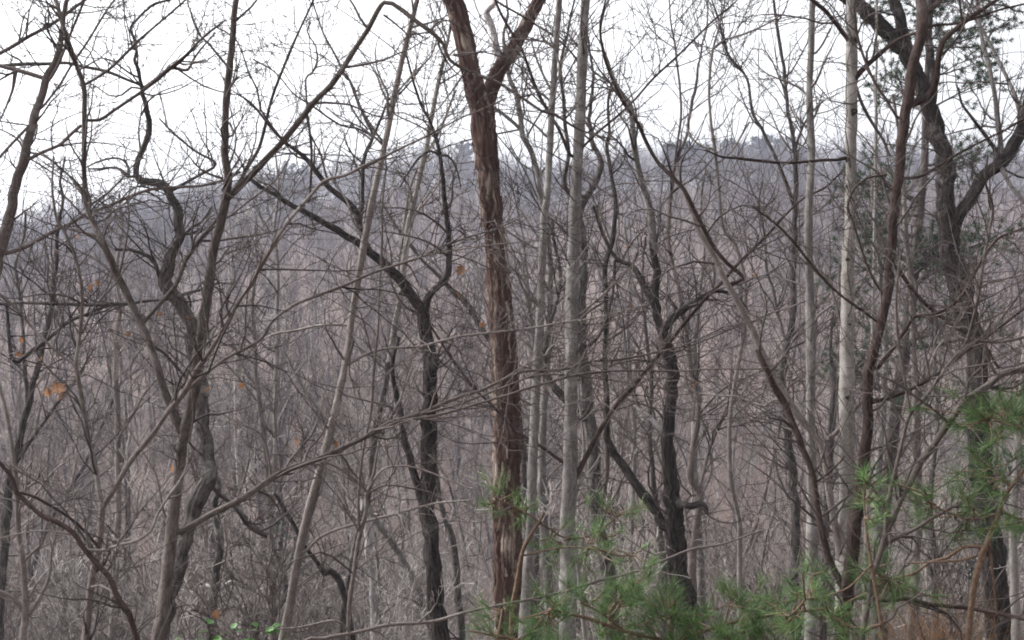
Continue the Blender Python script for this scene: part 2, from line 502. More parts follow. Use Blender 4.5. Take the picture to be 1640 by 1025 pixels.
def build_tree(name, label, D, bark_m, chains, cat='tree', twig='twig_dark', style='smooth', gnarl=0.05, twigs=1.0, tl=1.0,
               seed=0, lean=0.0, leaves=(), knots=(), plant=True, group=None, flare=1.35, tw_ang=(35, 65), sub=3, tr=1.0, up=0.12, tstart=0.25, hair=1.0):
    rng = np.random.default_rng(1000 + seed)
    done = []            # (pixels, depths)
    geo = []
    host = [0]
    for ci, (part, spec) in enumerate(chains):
        bm = bark_m
        if '@' in part: part, bm = part.split('@')
        pts = parse(spec)
        pts[:, 2] *= 0.95 if bm in ('pale', 'grey', 'deadpine', 'silver') else 0.89
        step = 4.0 if pts[:, 2].max() > 30 else 6.0 if pts[:, 2].max() > 12 else 9.0
        if ci == 0:
            d0 = D; slope = lean
            if pts[0, 1] > 880 and plant:
                # carry the stem down into the ground
                dx, dy = pts[0, :2] - pts[1, :2]
                k = np.clip(dx / max(dy, 20), -0.3, 0.3)
                x0, y0, w0 = pts[0]
                for _ in range(400):
                    p = px(x0, y0, D)
                    if p[2] < gz(p[0], p[1]) - 0.06: break
                    y0 += 3; x0 += 3 * k
                ext = [(x0, y0, w0 * flare)]
                if y0 - pts[0, 1] > 40:
                    ext.append((x0 - 25 * k, y0 - 25, w0 * (1 + (flare - 1) * 0.35)))
                if y0 - pts[0, 1] > 8:
                    pts = np.vstack([np.array(ext), pts])
        else:
            # hang on to the nearest earlier stem
            best = None
            for qi, (q, dd) in enumerate(done):
                dist = np.hypot(q[:, 0] - pts[0, 0], q[:, 1] - pts[0, 1])
                j = int(dist.argmin())
                if best is None or dist[j] < best[0]:
                    best = (dist[j], q[j], dd[j], qi)
            d0 = best[2]
            host.append(best[3])
            if best[0] > 1.5:
                pts = np.vstack([[best[1][0], best[1][1], min(pts[0, 2] * 1.25, best[1][2])], pts])
            slope = rng.uniform(-0.5, 0.5) * (0.35 if part.startswith('limb') else 1.0)
        if pts[-1, 1] < 25 and pts[-1, 1] > -200 and pts[-1, 1] < pts[0, 1] and pts[-1, 2] > 2.5:
            # goes on above the frame and tapers out there
            v = pts[-1] - pts[-2]; v = v[:2] / np.hypot(*v[:2])
            w = pts[-1, 2]; L = min(14 * w + 80, 420)
            for f in (0.33, 0.66, 1.0):
                pts = np.vstack([pts, [*(pts[-1, :2] + v * L / 3 + rng.normal(size=2) * 5), max(w * (1 - f * 0.92), 1)]])
        c = catmull(pts, step)
        n = len(c)
        g = gnarl * c[:, 2].mean()
        c[1:, 0] += wander(rng, n, g, 3)[1:] * 0.8
        c[1:, 1] += wander(rng, n, g, 3)[1:] * 0.4
        c[:, 2] *= 1 + wander(rng, n, 0.03, 3)
        s = np.concatenate([[0], np.cumsum(np.hypot(np.diff(c[:, 0]), np.diff(c[:, 1])))]) * D / F
        dep = d0 + slope * s
        if ci: dep = dep + wander(rng, n, 0.04, 12) * np.minimum(s, 1.0)
        else: dep = dep + wander(rng, n, 0.02, 25)
        dep = np.maximum(dep, 2.2)
        done.append((c, dep))
        P = px(c[:, 0], c[:, 1], dep)
        R = c[:, 2] / 2 * dep / F
        geo.append((part, bm, P, R, c[:, 2]))
    base = geo[0][2][0]
    root = empty(name, tuple(base))
    tag(root, label, cat, group)
    allP, allR, pobs = [], [], []
    for gi_, (part, bm, P, R, w) in enumerate(geo):
        wm = w.max()
        S = 56 if wm > 34 else 48 if wm > 18 and style != 'smooth' else 28 if wm > 18 else 16 if wm > 10 else 9 if wm > 5 else 6
        V, Q, Vr = tubes(P[None], R[None], S)
        Vr = Vr[0]
        if wm > 8:
            Vr = rough_surface(rng, Vr, P, R, style if wm > 9 else 'smooth')
        me = mesh_from(part, Vr.reshape(-1, 3) - base, Q, tube_uv(P[None], R[None], S))
        h = host[gi_]
        par = root
        if gi_ and h and not part.startswith('limb'):      # a branch on a limb is that limb's piece
            par = pobs[h] if pobs[h].parent == root else pobs[h].parent
        pobs.append(obj(part, me, M[bm], par))
        # parents for twigs
        k = np.linspace(0, len(P) - 1, 14)
        i = np.minimum(k.astype(int), len(P) - 2); f = (k - i)[:, None]
        allP.append(P[i] * (1 - f) + P[i + 1] * f)
        allR.append(R[i] * (1 - f[:, 0]) + R[i + 1] * f[:, 0])
    u = D / F                                  # metres per photo pixel here
    if twigs > 0:
        sp = Soup()
        thin = 0.62 * u                        # thinnest twig radius: about a pixel across
        for j, (Pj, Rj) in enumerate(zip(allP, allR)):
            Lp = np.linalg.norm(np.diff(Pj, axis=0), axis=1).sum() / u
            main = (j == 0)
            n1 = int(twigs * Lp / (62 if main else 34)) + (0 if main else 1)
            a, ar = grow(rng, Pj[None], Rj[None], n1, (tstart if main else 0.15, 1.0), (50 * u * tl, 210 * u * tl), tw_ang, 8, 0.2, up, 0.55, 2.2 * u * tr, thin * tr)
            b_, br = grow(rng, a, ar, sub, (0.25, 1.0), (25 * u * tl, 95 * u * tl), (35, 75), 5, 0.24, up, 0.7, 1.2 * u * tr, thin * 0.85 * tr)
            c_, cr = grow(rng, b_, br, 2, (0.3, 1.0), (12 * u * tl, 42 * u * tl), (35, 75), 3, 0.2, up, 0.8, 0.8 * u * tr, thin * 0.75 * tr)
            s_, sr = grow(rng, np.concatenate([a[:, ::2][:, :3], b_[:, 1:4]]), np.concatenate([ar[:, ::2][:, :3], br[:, 1:4]]), 3, (0.0, 1.0), (3 * u, 9 * u), (50, 85), 2, 0.0, up, 1.0, 0.9 * u * tr, thin * 0.8 * tr)
            sp.add(a, ar, 4); sp.add(b_, br, 3); sp.add(c_, cr, 3); sp.add(s_, sr, 3)
            if hair > 0:
                nh = int(hair * twigs * Lp / 75)
                h1, hr1 = grow(rng, Pj[None], Rj[None], nh, (tstart if main else 0.1, 1.0), (130 * u, 400 * u), (30, 80), 11, 0.11, 0.05, 0.3, 1.05 * u, thin * 0.9)
                h2, hr2 = grow(rng, h1, hr1, 4, (0.2, 1.0), (30 * u, 130 * u), (30, 70), 6, 0.16, 0.06, 0.8, 0.75 * u, thin * 0.75)
                sp.add(h1, hr1, 4); sp.add(h2, hr2, 3)
        if sp.n:
            obj('crown', sp.mesh('crown', base), M[twig], root)
    for (x, y, sz) in leaves:
        hang_leaf(rng, root, base, done, geo, x, y, sz)
    for (x, y, w, h) in knots:
        q, dd = done[0]
        j = int(np.hypot(q[:, 0] - x, q[:, 1] - y).argmin())
        P0, R0 = geo[0][2][j], geo[0][3][j]
        off = np.clip((x - q[j, 0]) * u, -0.85 * R0, 0.85 * R0)
        n_ = nrm(np.array([off, -math.sqrt(R0 ** 2 - off ** 2), 0.0]))
        cen = P0 + n_ * R0
        dep_ = np.array([-0.5, -0.1, 0.10, 0.16, 0.12, 0.02]) * R0
        sc_ = np.array([1.0, 1.0, 0.88, 0.66, 0.4, 0.05])
        t1 = nrm(np.cross(n_, [0, 0, 1.0])); S_ = 18
        th = np.arange(S_) / S_ * 2 * np.pi
        jag = 1 + 0.16 * np.sin(3 * th + rng.uniform(0, 6)) + 0.1 * rng.normal(size=S_)
        Vk = cen + dep_[:, None, None] * n_ + sc_[:, None, None] * (np.cos(th) * jag * w * u / 2)[None, :, None] * t1 + sc_[:, None, None] * (np.sin(th) * jag * h * u / 2)[None, :, None] * np.array([0, 0, 1.0])
        # wrap round the stem
        lat = ((Vk - cen) * t1).sum(-1)
        Vk = Vk - (np.clip(np.abs(lat) / R0, 0, 0.95) ** 2 * 0.5 * R0)[..., None] * n_
        ix = np.arange(6 * S_).reshape(6, S_); nx_ = np.roll(ix, -1, 1)
        Qk = np.stack([ix[:-1], nx_[:-1], nx_[1:], ix[1:]], -1).reshape(-1, 4)
        obj('knot', mesh_from('knot', Vk.reshape(-1, 3) - base, Qk, np.tile([[0, 0], [.01, 0], [.01, .01], [0, .01]], (len(Qk), 1))), M['knot'], pobs[0])
    BANK[name + str(seed)] = (done, geo, base, root)
    return root


# dead leaf: one curled lobed blade, shared by all of them
def leaf_mesh(name, lobed=True, curl=0.5):
    n = 11
    s = np.linspace(0, 1, n)
    w = np.sin(np.pi * s ** 0.85) * 0.36
    if lobed: w = w * (1 + 0.45 * np.sin(s * 19)) + 0.015
    w[0] = 0.02; w[-1] = 0.01
    V = []
    for i in range(n):
        z = -curl * s[i] ** 2 * 0.5
        for k in (-1, 0, 1):
            V.append((k * w[i], s[i], z + abs(k) * w[i] * curl))
    Q = []
    for i in range(n - 1):
        for k in range(2):
            a = i * 3 + k
            Q.append((a, a + 1, a + 4, a + 3))
    return mesh_from(name, np.array(V), np.array(Q))


DEAD_LEAF = leaf_mesh('dead_leaf'); DEAD_LEAF.materials.append(M['dead_leaf'])
GREEN_LEAF = leaf_mesh('green_leaf', False, 0.25); GREEN_LEAF.materials.append(M['green_leaf'])


def hang_leaf(rng, root, base, done, geo, x, y, sz):
    best = None
    for (q, dd), g in zip(done, geo):
        dist = np.hypot(q[:, 0] - x, q[:, 1] - y)
        j = int(dist.argmin())
        if best is None or dist[j] < best[0]: best = (dist[j], g[2][j], dd[j])
    d = best[2]
    p = px(x, y, d) - base
    o = obj('leaf', DEAD_LEAF, None, root)
    o.location = tuple(p)
    s = sz * 0.85 * d / F
    o.scale = (s, s, s)
    o.rotation_euler = (rng.uniform(-2.4, -0.8), rng.uniform(-0.9, 0.9), rng.uniform(0, 6.28))
    # its stalk reaches the nearest stem
    a = best[1] - base
    mid = (a + p) / 2 + np.array([0, 0, 0.1 * np.linalg.norm(a - p)])
    P = np.array([a, mid, p])[None]
    V, Q, _ = tubes(P, np.full((1, 3), 0.7 * d / F), 4)
    st = obj('stalk', mesh_from('stalk', V, Q), M['twig_dark'], o)
    st.matrix_parent_inverse = Matrix.LocRotScale(o.location, o.rotation_euler, o.scale).inverted()


# ---- near left: forked sapling with the long limb to the top of the picture
build_tree('forked_tree', 'grey-brown forked tree at lower left, long straight limb bending over near the dead trunk top', 5.0, 'brown', [
    ('trunk', '252 1025 25, 262 960 23, 272 880 22, 280 800 21, 290 730 20, 298 690 20, 307 640 19, 316 579 19, 329 494 18, 341 408 17, 355 347 16, 364 290 14, 360 239 12, 362 171 12, 370 85 11, 379 0 10'),
    ('limb', '293 692 17, 287 681 16, 270 644 15, 253 593 14, 232 531 14, 208 480 13, 188 439 13, 167 395 12, 147 354 11, 143 341 10, 135 290 9, 134 239 8.5, 135 188 8.5, 133 137 8.5, 118 92 8, 102 44 8, 89 0 7.5'),
    ('limb', '366 316 12, 393 290 12, 420 262 12, 451 229 11, 482 191 11, 506 160 11, 530 137 11, 547 113 10, 571 75 9, 591 44 9, 615 4 8, 640 14 8, 653 24 8, 690 51 8, 711 72 7, 721 96 6, 755 116 6, 793 130 6, 827 150 5, 868 178 5, 889 184 5, 923 205 4, 950 215 3, 988 225 3'),
    ('branch', '229 517 8, 259 483 8, 283 453 8, 297 418 8, 317 388 8, 341 360 8, 355 340 7, 369 314 7, 386 287 6, 400 262 6, 414 239 6, 424 205 6, 438 150 5, 465 82 5, 482 44 4, 499 7 4'),
    ('branch', '290 852 12, 307 842 11, 341 822 11, 376 805 10, 400 791 10, 434 767 10, 468 750 10, 502 738 9, 537 723 9, 571 707 8, 605 690 8, 622 678 8, 673 663 7, 707 647 6, 741 634 6, 776 623 5, 834 596 5, 878 594 5, 913 589 4.5, 943 579 4, 991 576 4, 1039 567 4, 1090 555 3, 1124 541 3, 1158 524 2.5'),
    ('branch', '605 690 6, 640 675 5, 700 665 5, 760 648 4.5, 820 630 4, 851 620 4, 878 613 4, 902 606 4, 937 598 4, 988 594 3.5, 1039 594 3.5, 1090 594 3, 1141 591 3, 1220 591 2.5'),
    ('branch', '673 663 5, 720 652 4.5, 776 632 4, 820 615 4, 851 603 4, 890 600 3, 960 606 3, 1030 618 2'),
    ('branch', '137 135 5, 164 119 5, 181 106 5, 205 82 5, 222 65 4.5, 246 44 4, 270 24 4, 297 0 3.5'),
    ('branch', '492 184 5, 496 212 5, 499 246 5, 497 307 4, 494 326 3'),
    ('branch', '492 184 5, 492 171 4, 490 126 4, 499 118 4, 508 100 4, 506 75 3, 492 51 3, 498 36 3'),
    ('branch', '135 192 6, 160 192 6, 181 178 6, 212 157 6, 232 143 6, 253 126 7, 273 109 7, 297 89 5, 324 61 4, 345 44 4, 362 32 3'),
    ('branch', '690 51 5, 700 36 4, 718 33 3, 735 40 2.5'),
], twig='twig_dark', seed=1, twigs=0.85, leaves=[(388, 612, 15), (335, 618, 14)], lean=0.02, tl=1.1)

build_tree('slim_sapling', 'thin dark sapling forking low at left, right arm crossing the forked grey-brown tree', 4.4, 'sapdark', [
    ('trunk', '137 1023 14, 147 931 13, 157 880 12, 164 812 11, 160 794 9, 152 743 9, 140 692 8, 130 630 7.5, 122 586 7, 126 552 7, 131 504 6.5, 130 456 6, 119 408 6, 102 367 5, 90 347 5, 84 300 4, 86 250 3'),
    ('limb', '164 812 9, 184 781 9, 208 740 9, 239 702 9, 259 675 9, 273 654 9, 294 630 9, 314 593 8, 335 565 8, 365 514 7, 382 483 7, 403 456 7, 414 432 7, 434 398 6.5, 451 371 6, 470 344 6, 496 314 6, 519 290 5.5, 554 280 5, 581 266 5, 612 253 5, 639 239 4.5, 683 218 4, 707 205 3.5, 741 188 3, 776 174 3, 810 157 2.5'),
    ('branch', '294 630 6, 324 603 6, 358 576 6, 393 558 6, 420 541 6, 434 517 6, 468 490 6, 509 473 6, 554 456 5.5, 591 439 5.5, 632 425 5, 673 412 5, 707 395 4, 755 378 4, 793 367 3, 840 345 2.5'),
    ('branch', '121 586 5, 85 558 5, 51 524 5, 31 500 4.5, 0 470 4, -30 450 3'),
    ('branch', '632 425 4, 680 410 3.5, 730 400 3, 800 391 3, 880 384 2'),
    ('branch', '403 456 5, 420 425 4, 450 380 3, 470 360 3'),
], seed=2, twigs=0.8, tl=1.25, leaves=[(85, 612, 34), (97, 622, 26), (76, 620, 22), (258, 500, 10), (300, 505, 9)], lean=0.05)

build_tree('arching_sapling', 'low brown sapling arching over to the left edge in the bottom left corner', 4.0, 'umber', [
    ('trunk', '218 1020 11, 205 982 10, 188 955 10, 174 924 9.5, 150 897 9.5, 133 876 9, 116 852 9, 92 837 8.5, 65 825 8, 44 805 8, 26 788 8, 20 767 7, 0 742 7, -30 715 5'),
    ('branch', '26 788 5, 51 794 5, 85 812 5, 119 835 5, 147 863 5, 160 880 4'),
    ('branch@sap', '137 880 7, 164 882 6, 191 873 6, 219 866 6, 242 849 5.5, 253 822 5, 273 791 5, 290 767 4.5, 300 743 4, 302 710 3'),
    ('branch@sap', '188 955 5, 176 945 4.5, 160 938 4, 146 940 3'),
    ('branch@sap', '116 856 4, 92 852 4, 60 850 3, 25 856 3, 0 862 2.5'),
], seed=3, twigs=0.5, lean=0.05)

build_tree('leaning_sapling', 'pale smooth sapling leaning right from the bottom edge, left of the dark oak', 7.0, 'sap', [
    ('trunk', '455 1016 17, 465 965 16, 477 897 15.5, 489 839 15, 502 788 15, 516 740 14.5, 530 685 14, 554 579 14, 567 487 13, 577 425 12.5, 588 367 12, 593 341 12, 607 273 11, 622 205 10.5, 635 137 10, 649 75 9, 665 14 8'),
    ('branch', '489 883 6, 509 863 5.5, 537 849 5, 571 839 5, 605 830 5, 639 822 4.5, 673 812 4, 707 805 4, 758 801 3'),
    ('branch', '560 582 6, 591 565 5.5, 622 558 5, 673 555 5, 700 548 5, 741 538 4.5, 786 533 4, 820 529 4, 861 524 4, 902 516 3.5, 954 509 3, 1039 487 2.5'),
    ('branch@silver', '567 540 6, 575 555 5, 592 567 5, 612 578 4'),
    ('branch', '530 520 5, 505 522 5, 470 530 4.5, 440 535 4, 410 548 3'),
    ('branch', '635 150 4, 660 120 3.5, 690 90 3, 700 60 2.5'),
], twig='twig_grey', seed=4, twigs=0.6, gnarl=0.02, leaves=[(480, 705, 17), (537, 706, 13)], lean=0.03)

# ---- the dead pine trunk
build_tree('dead_pine', 'thick rust-brown dead trunk with shredded bark, forking near the top centre', 11.0, 'deadpine', [
    ('trunk', '815 1025 49, 815 960 47, 814 900 46, 812 780 44, 811 650 41, 806 550 38, 800 480 37, 794 400 34, 788 340 33, 782 280 34, 776 220 37, 772 180 39, 768 150 32'),
    ('limb', '772 185 26, 765 160 29, 756 125 29, 745 70 29, 735 30 29, 725 0 28'),
    ('limb', '774 185 26, 784 150 26, 799 113 26, 818 84 24, 837 51 22, 851 24 20, 863 0 19'),
    ('limb@silver', '803 104 13, 794 75 12, 788 44 11, 779 20 11, 790 8 9, 797 -12 7'),
    ('branch@silver', '788 44 4, 772 30 3, 762 10 3, 758 -10 2'),
], twig='twig_dark', style='ragged', seed=5, twigs=0.0, gnarl=0.02, flare=1.2)

build_tree('slim_pale_tree', 'slim straight pale grey tree just beside the rust-brown dead trunk', 10.0, 'grey', [
    ('trunk', '841 982 18, 846 897 17, 851 812 16, 853 743 16, 856 675 15, 861 579 15, 865 511 14, 867 449 13, 870 391 13, 872 340 12, 875 320 12, 879 273 11.5, 882 205 11, 885 154 11, 889 102 10.5, 892 51 10, 896 0 10'),
    ('branch', '868 500 4, 858 480 4, 846 462 3.5, 830 440 3, 810 418 3, 790 395 2.5'),
    ('branch', '885 150 5, 870 120 4, 858 90 3.5, 850 60 3'),
], twig='twig_grey', seed=6, twigs=0.5, gnarl=0.02)

build_tree('grey_tree', 'straight smooth grey tree, thicker than the slim one beside it, with a small knot', 10.5, 'grey', [
    ('trunk', '909 955 28, 909 900 26, 908 846 25, 913 760 24, 914 692 23, 914 664 22, 916 545 21, 916 477 21, 918 408 20, 921 340 20, 922 310 19, 926 246 18, 930 171 17, 933 85 16, 937 0 14.5'),
    ('branch@umber', '913 788 10, 926 757 9, 943 723 9, 960 690 8.5, 991 644 8, 1019 613 8, 1046 579 7.5, 1066 555 7, 1097 517 7, 1128 480 6.5, 1155 453 6, 1176 429 6, 1199 405 5, 1220 386 5, 1244 360 4.5, 1262 340 4.5, 1288 317 4, 1322 300 3.5, 1350 273 3'),
    ('branch@sap', '940 733 5, 971 678 4, 1000 640 3.5, 1030 610 3'),
    ('branch@umber', '902 740 7, 868 716 6, 834 695 5.5, 815 680 5, 793 654 5, 758 620 5, 724 575 4.5, 700 538 4, 680 508 3.5, 660 484 3'),
    ('branch@umber', '921 250 5, 954 215 4.5, 991 184 4.5, 1019 157 4, 1046 126 4, 1090 85 4, 1141 34 3.5, 1176 5 3'),
    ('branch@umber', '913 248 7, 903 225 6.5, 892 201 6, 876 175 6, 861 147 6, 847 110 5.5, 834 75 5.5, 815 45 5, 800 17 5, 793 0 4.5'),
    ('branch@umber', '936 120 5, 920 90 4, 890 60 4, 862 42 4, 830 22 4, 805 8 4, 780 -10 3'),
    ('branch@sap', '926 505 5, 945 490 4.5, 968 470 4, 985 452 3.5'),
], twig='twig_dark', seed=7, twigs=0.6, gnarl=0.015)

# ---- dark oaks
build_tree('dark_oak', 'dark furrowed oak left of the dead trunk, bent arm reaching up to the left', 13.0, 'oak', [
    ('trunk', '704 1023 31, 700 965 30, 694 897 29, 690 846 28, 686 822 28, 688 760 27, 688 709 27, 688 664 26, 690 596 24, 682 538 23, 677 504 22, 663 480 19, 646 456 17, 625 432 16, 598 408 14, 571 388 12, 543 371 11, 513 355 10, 485 338 9, 451 318 8, 414 297 7, 395 284 5'),
    ('limb', '680 495 16, 684 480 15, 692 468 14, 704 456 14, 715 446 13, 719 422 11, 719 391 10, 716 357 9, 711 320 8, 709 290 8, 704 246 7, 694 212 6, 687 191 5, 673 164 5, 663 133 4.5, 656 105 4, 645 70 3'),
    ('limb', '684 822 14, 673 795 14, 663 757 13, 653 726 13, 645 695 12, 640 660 11, 634 630 10, 628 600 8, 632 570 6, 640 540 5'),
    ('limb', '590 400 11, 579 372 11, 572 343 11, 554 321 11, 526 300 10, 506 273 9, 485 249 8, 458 229 6, 434 205 5, 420 188 4.5, 400 164 4, 380 150 3'),
    ('branch', '576 360 8, 580 330 7, 581 273 7, 586 245 6.5, 598 218 6, 588 198 5, 571 160 5, 560 130 4.5, 550 116 4, 537 89 4, 519 55 3.5, 509 27 3, 502 5 3'),
    ('branch', '598 218 5, 612 185 4.5, 622 160 4, 640 150 3.5, 660 128 3, 680 100 3'),
    ('branch', '598 218 5, 570 205 4.5, 545 200 4, 500 170 4, 470 150 3, 440 115 3, 405 95 3'),
    ('branch', '704 250 5, 690 242 4, 672 252 4, 655 275 3, 640 300 3'),
    ('branch', '704 250 5, 718 250 5, 730 268 4, 738 300 3'),
], style='furrow', seed=8, twigs=0.8, leaves=[(740, 425, 22), (728, 465, 18), (775, 515, 14)], gnarl=0.1, tr=0.9)

build_tree('crooked_oak', 'dark oak with low left limb and short broken stub, behind bright pine needles', 12.5, 'oak', [
    ('trunk', '1096 962 46, 1087 914 37, 1082 863 33, 1078 812 30, 1073 760 25, 1068 709 22, 1071 664 21, 1077 613 20, 1073 565 19, 1063 535 17, 1053 504 15, 1049 477 13.5, 1051 436 12.5, 1048 401 12, 1046 385 10'),
    ('limb@grey', '1049 405 12, 1046 374 12, 1039 324 11.5, 1029 297 11, 1019 256 10.5, 1013 205 10, 1010 171 9, 991 143 7, 978 113 6, 967 82 5, 962 51 4.5, 967 20 4, 974 0 3.5'),  # pale upper leader, with sky glare put into its grey bark colour
    ('limb', '1063 842 18, 1046 812 17, 1022 781 15, 1001 750 14, 984 726 13, 974 706 12, 972 682 10, 971 630 9.5, 969 562 9, 971 494 9, 968 442 9, 974 408 8, 981 384 8, 986 341 7.5, 984 307 7, 978 273 6.5, 972 232 6, 976 212 5, 974 164 4.5, 980 130 4'),
    ('limb', '1066 525 14, 1080 507 13, 1097 494 12, 1114 483 11, 1131 473 10, 1145 466 8, 1169 470 6, 1185 480 4, 1200 500 3'),
    ('stub', '1088 808 13, 1107 811 13, 1122 806 12, 1130 816 10, 1131 822 6'),
    ('limb', '1050 490 14, 1042 475 13, 1032 460 12, 1022 439 11, 1012 425 10, 995 419 8, 982 408 7, 968 380 6, 960 360 5, 950 330 4'),
    ('branch@sapdark', '971 700 9, 973 740 9, 971 770 8, 966 800 6, 964 820 4'),
    ('branch', '1063 572 6, 1052 555 6, 1044 548 4'),
    ('branch@silver', '1060 688 9, 1040 668 9, 1022 655 8, 1015 651 7'),
    ('branch', '985 420 6, 984 440 5, 980 480 5, 965 528 5, 950 548 6, 938 556 7'),
], style='furrow', seed=9, twigs=0.8, leaves=[(1032, 370, 12), (1004, 392, 11), (1010, 486, 13), (1108, 612, 14)], gnarl=0.05, flare=1.1, tr=0.9)

build_tree('shaded_tree', 'dark rough tree half hidden behind the straight grey tree', 15.0, 'oakgrey', [
    ('trunk', '978 958 25, 971 897 24, 957 839 23, 954 777 22, 950 726 22, 945 675 21, 943 664 20, 937 596 19, 931 545 17, 931 494 15, 935 442 14, 935 391 13, 930 340 12, 950 300 11, 960 262 10, 948 225 8, 945 180 6, 950 130 5, 945 90 4, 935 40 3'),
    ('limb', '932 670 14, 915 650 14, 895 628 14, 880 610 13, 876 590 11, 872 560 9, 880 520 8, 892 480 7, 898 440 7, 890 400 6, 884 350 5'),
    ('branch', '905 300 8, 911 246 7, 905 200 7, 903 160 6.5, 898 120 6, 900 90 5, 908 60 4.5, 915 20 4'),
], style='furrow', seed=10, twigs=0.8, gnarl=0.09, tr=0.8)

build_tree('gnarled_oak', 'gnarled twisting oak left of centre, leaning hook-shaped top against the white sky', 11.0, 'oakgrey', [
    ('trunk', '258 1023 26, 263 999 25, 277 948 25, 290 887 25, 304 835 25, 317 801 26, 332 767 27, 334 743 26, 328 695 25, 324 681 25, 324 630 25, 313 575 26, 309 540 26, 305 515 25, 290 490 25, 273 466 24, 263 446 23, 273 418 21, 287 384 18, 285 354 16, 280 335 15, 270 307 15, 253 294 15, 232 290 13, 218 280 11, 222 253 10, 236 218 10, 236 178 9.5, 230 147 8, 222 116 6, 217 96 5.5, 217 68 5, 212 41 4.5, 236 14 4.5, 246 7 5, 273 0 4'),
    ('branch', '256 446 8, 246 418 7, 236 410 7, 212 401 6, 184 400 5'),
    ('branch', '290 378 7, 297 374 6, 310 362 5, 324 354 5, 340 330 4'),
    ('branch', '273 478 7, 294 471 6, 324 463 5.5, 348 453 5, 376 453 4'),
    ('branch', '283 478 7, 239 481 6, 205 487 6.5, 154 488 7, 102 487 6.5, 51 485 6, 0 487 5, -40 488 4'),
    ('branch', '285 478 5, 300 470 5, 306 490 4, 300 500 3'),
    ('branch', '228 141 7, 232 140 8, 253 126 9, 273 109 8, 283 109 6, 300 112 5, 310 96 4, 325 75 3.5, 345 52 3'),
    ('branch', '229 138 5, 205 128 5.5, 178 116 6, 130 106 6, 109 101 6, 79 102 6.5, 44 102 7, 0 106 7, -40 105 6'),
    ('branch', '228 143 4, 210 140 4, 195 152 3.5, 175 153 3, 155 140 3, 140 132 2.5'),
    ('branch', '207 283 5, 195 272 5, 180 268 4.5, 160 270 4, 142 270 3'),
    ('branch', '207 283 5, 205 268 5, 198 257 4.5, 182 253 4, 155 260 3.5, 138 268 3'),
    ('branch', '20 577 8, 51 562 8, 79 541 7, 106 517 7, 137 504 6, 171 490 6, 205 484 5'),
    ('branch', '334 770 8, 350 790 8, 372 808 7, 386 826 8, 400 845 9, 428 858 9'),
    ('branch', '324 640 7, 300 607 7, 285 590 6, 262 565 5, 240 550 4'),
    ('branch', '285 300 6, 320 280 5, 345 262 5, 310 240 4, 280 215 4, 255 190 3'),
], style='furrow', seed=11, twigs=0.75, leaves=[(278, 744, 20), (343, 978, 20), (205, 530, 11), (148, 455, 18), (34, 540, 14), (24, 562, 16), (125, 375, 13), (66, 570, 12), (155, 448, 16), (88, 398, 12), (287, 366, 14)], gnarl=0.13, tr=0.85)

build_tree('edge_tree', 'knobbly dark trunk leaning up from the left edge into the sky', 9.0, 'sapdark', [  # bark lightened to put the glare of the sky into its colour
    ('trunk', '-60 640 26, -35 520 23, -10 440 21, 2 400 20, 14 355 18, 27 290 17, 41 246 16, 51 205 14, 65 154 13, 72 126 13, 90 92 11, 99 58 9, 104 10 8, 107 -10 7'),
    ('branch', '75 130 7, 90 110 5, 115 50 5, 135 0 4'),
    ('branch', '-25 96 7, 0 85 7, 48 58 6.5, 89 34 6, 130 5 5'),
    ('branch', '10 405 8, 41 395 7, 85 371 7, 116 357 6.5, 138 343 6, 178 328 6, 205 316 6, 239 304 6, 283 300 5.5, 324 297 5, 362 287 5, 385 275 4'),
    ('branch', '38 258 7, 44 256 7, 72 242 6, 96 232 6, 113 215 6, 130 201 6'),
    ('branch', '50 198 5, 24 225 5, 0 251 5, -30 285 4'),
    ('branch', '62 175 5, 72 167 4.5, 95 137 4, 113 106 4, 137 72 4, 160 34 4, 181 3 3.5'),
    ('branch', '41 246 4, 27 222 3.5, 0 207 3, -20 200 3'),
    ('branch', '41 246 4, 61 246 3.5, 89 263 3.5, 116 287 3, 133 314 2.5'),
    ('branch', '25 110 8, 23 125 7, 20 145 5, 10 170 4, 2 190 3'),
], style='furrow', seed=12, twigs=0.7, gnarl=0.12, tr=0.85)

build_tree('split_stemmed_tree', 'dark slender tree with split stems standing back near the left edge', 14.0, 'oakgrey', [
    ('trunk', '-2 990 17, 0 948 16, 10 846 15, 14 777 14, 24 730 14, 34 692 12, 48 634 11, 68 558 9, 82 494 8, 87 442 7, 90 415 6.5, 92 374 6, 100 330 5, 96 290 4, 104 250 3'),
    ('limb', '44 650 8, 40 600 8, 38 560 7, 34 500 6, 28 450 5.5, 24 420 5, 38 380 4.5, 42 340 4'),
    ('limb', '20 750 8, 60 690 6, 95 640 5, 120 610 4, 150 560 3'),
], style='furrow', seed=13, twigs=0.9, gnarl=0.1, tr=0.75)

build_tree('corner_tree', 'grey-brown stem in the bottom left corner, forked near its foot', 8.0, 'sap', [
    ('trunk', '37 1022 13, 41 982 12, 38 914 11, 29 846 10, 28 800 9, 22 740 8, 15 690 7, 5 640 6, -10 580 5'),
    ('limb', '42 990 9, 30 968 8, 16 955 8, 0 948 8, -20 940 6'),
    ('limb', '44 985 8, 62 960 7, 78 925 6, 84 880 5, 100 820 4, 118 760 4, 124 700 3.5, 126 660 3'),
    ('branch', '38 900 6, 52 885 5, 68 870 5, 72 850 4, 80 820 3'),
], twig='twig_grey', seed=14, twigs=0.7)

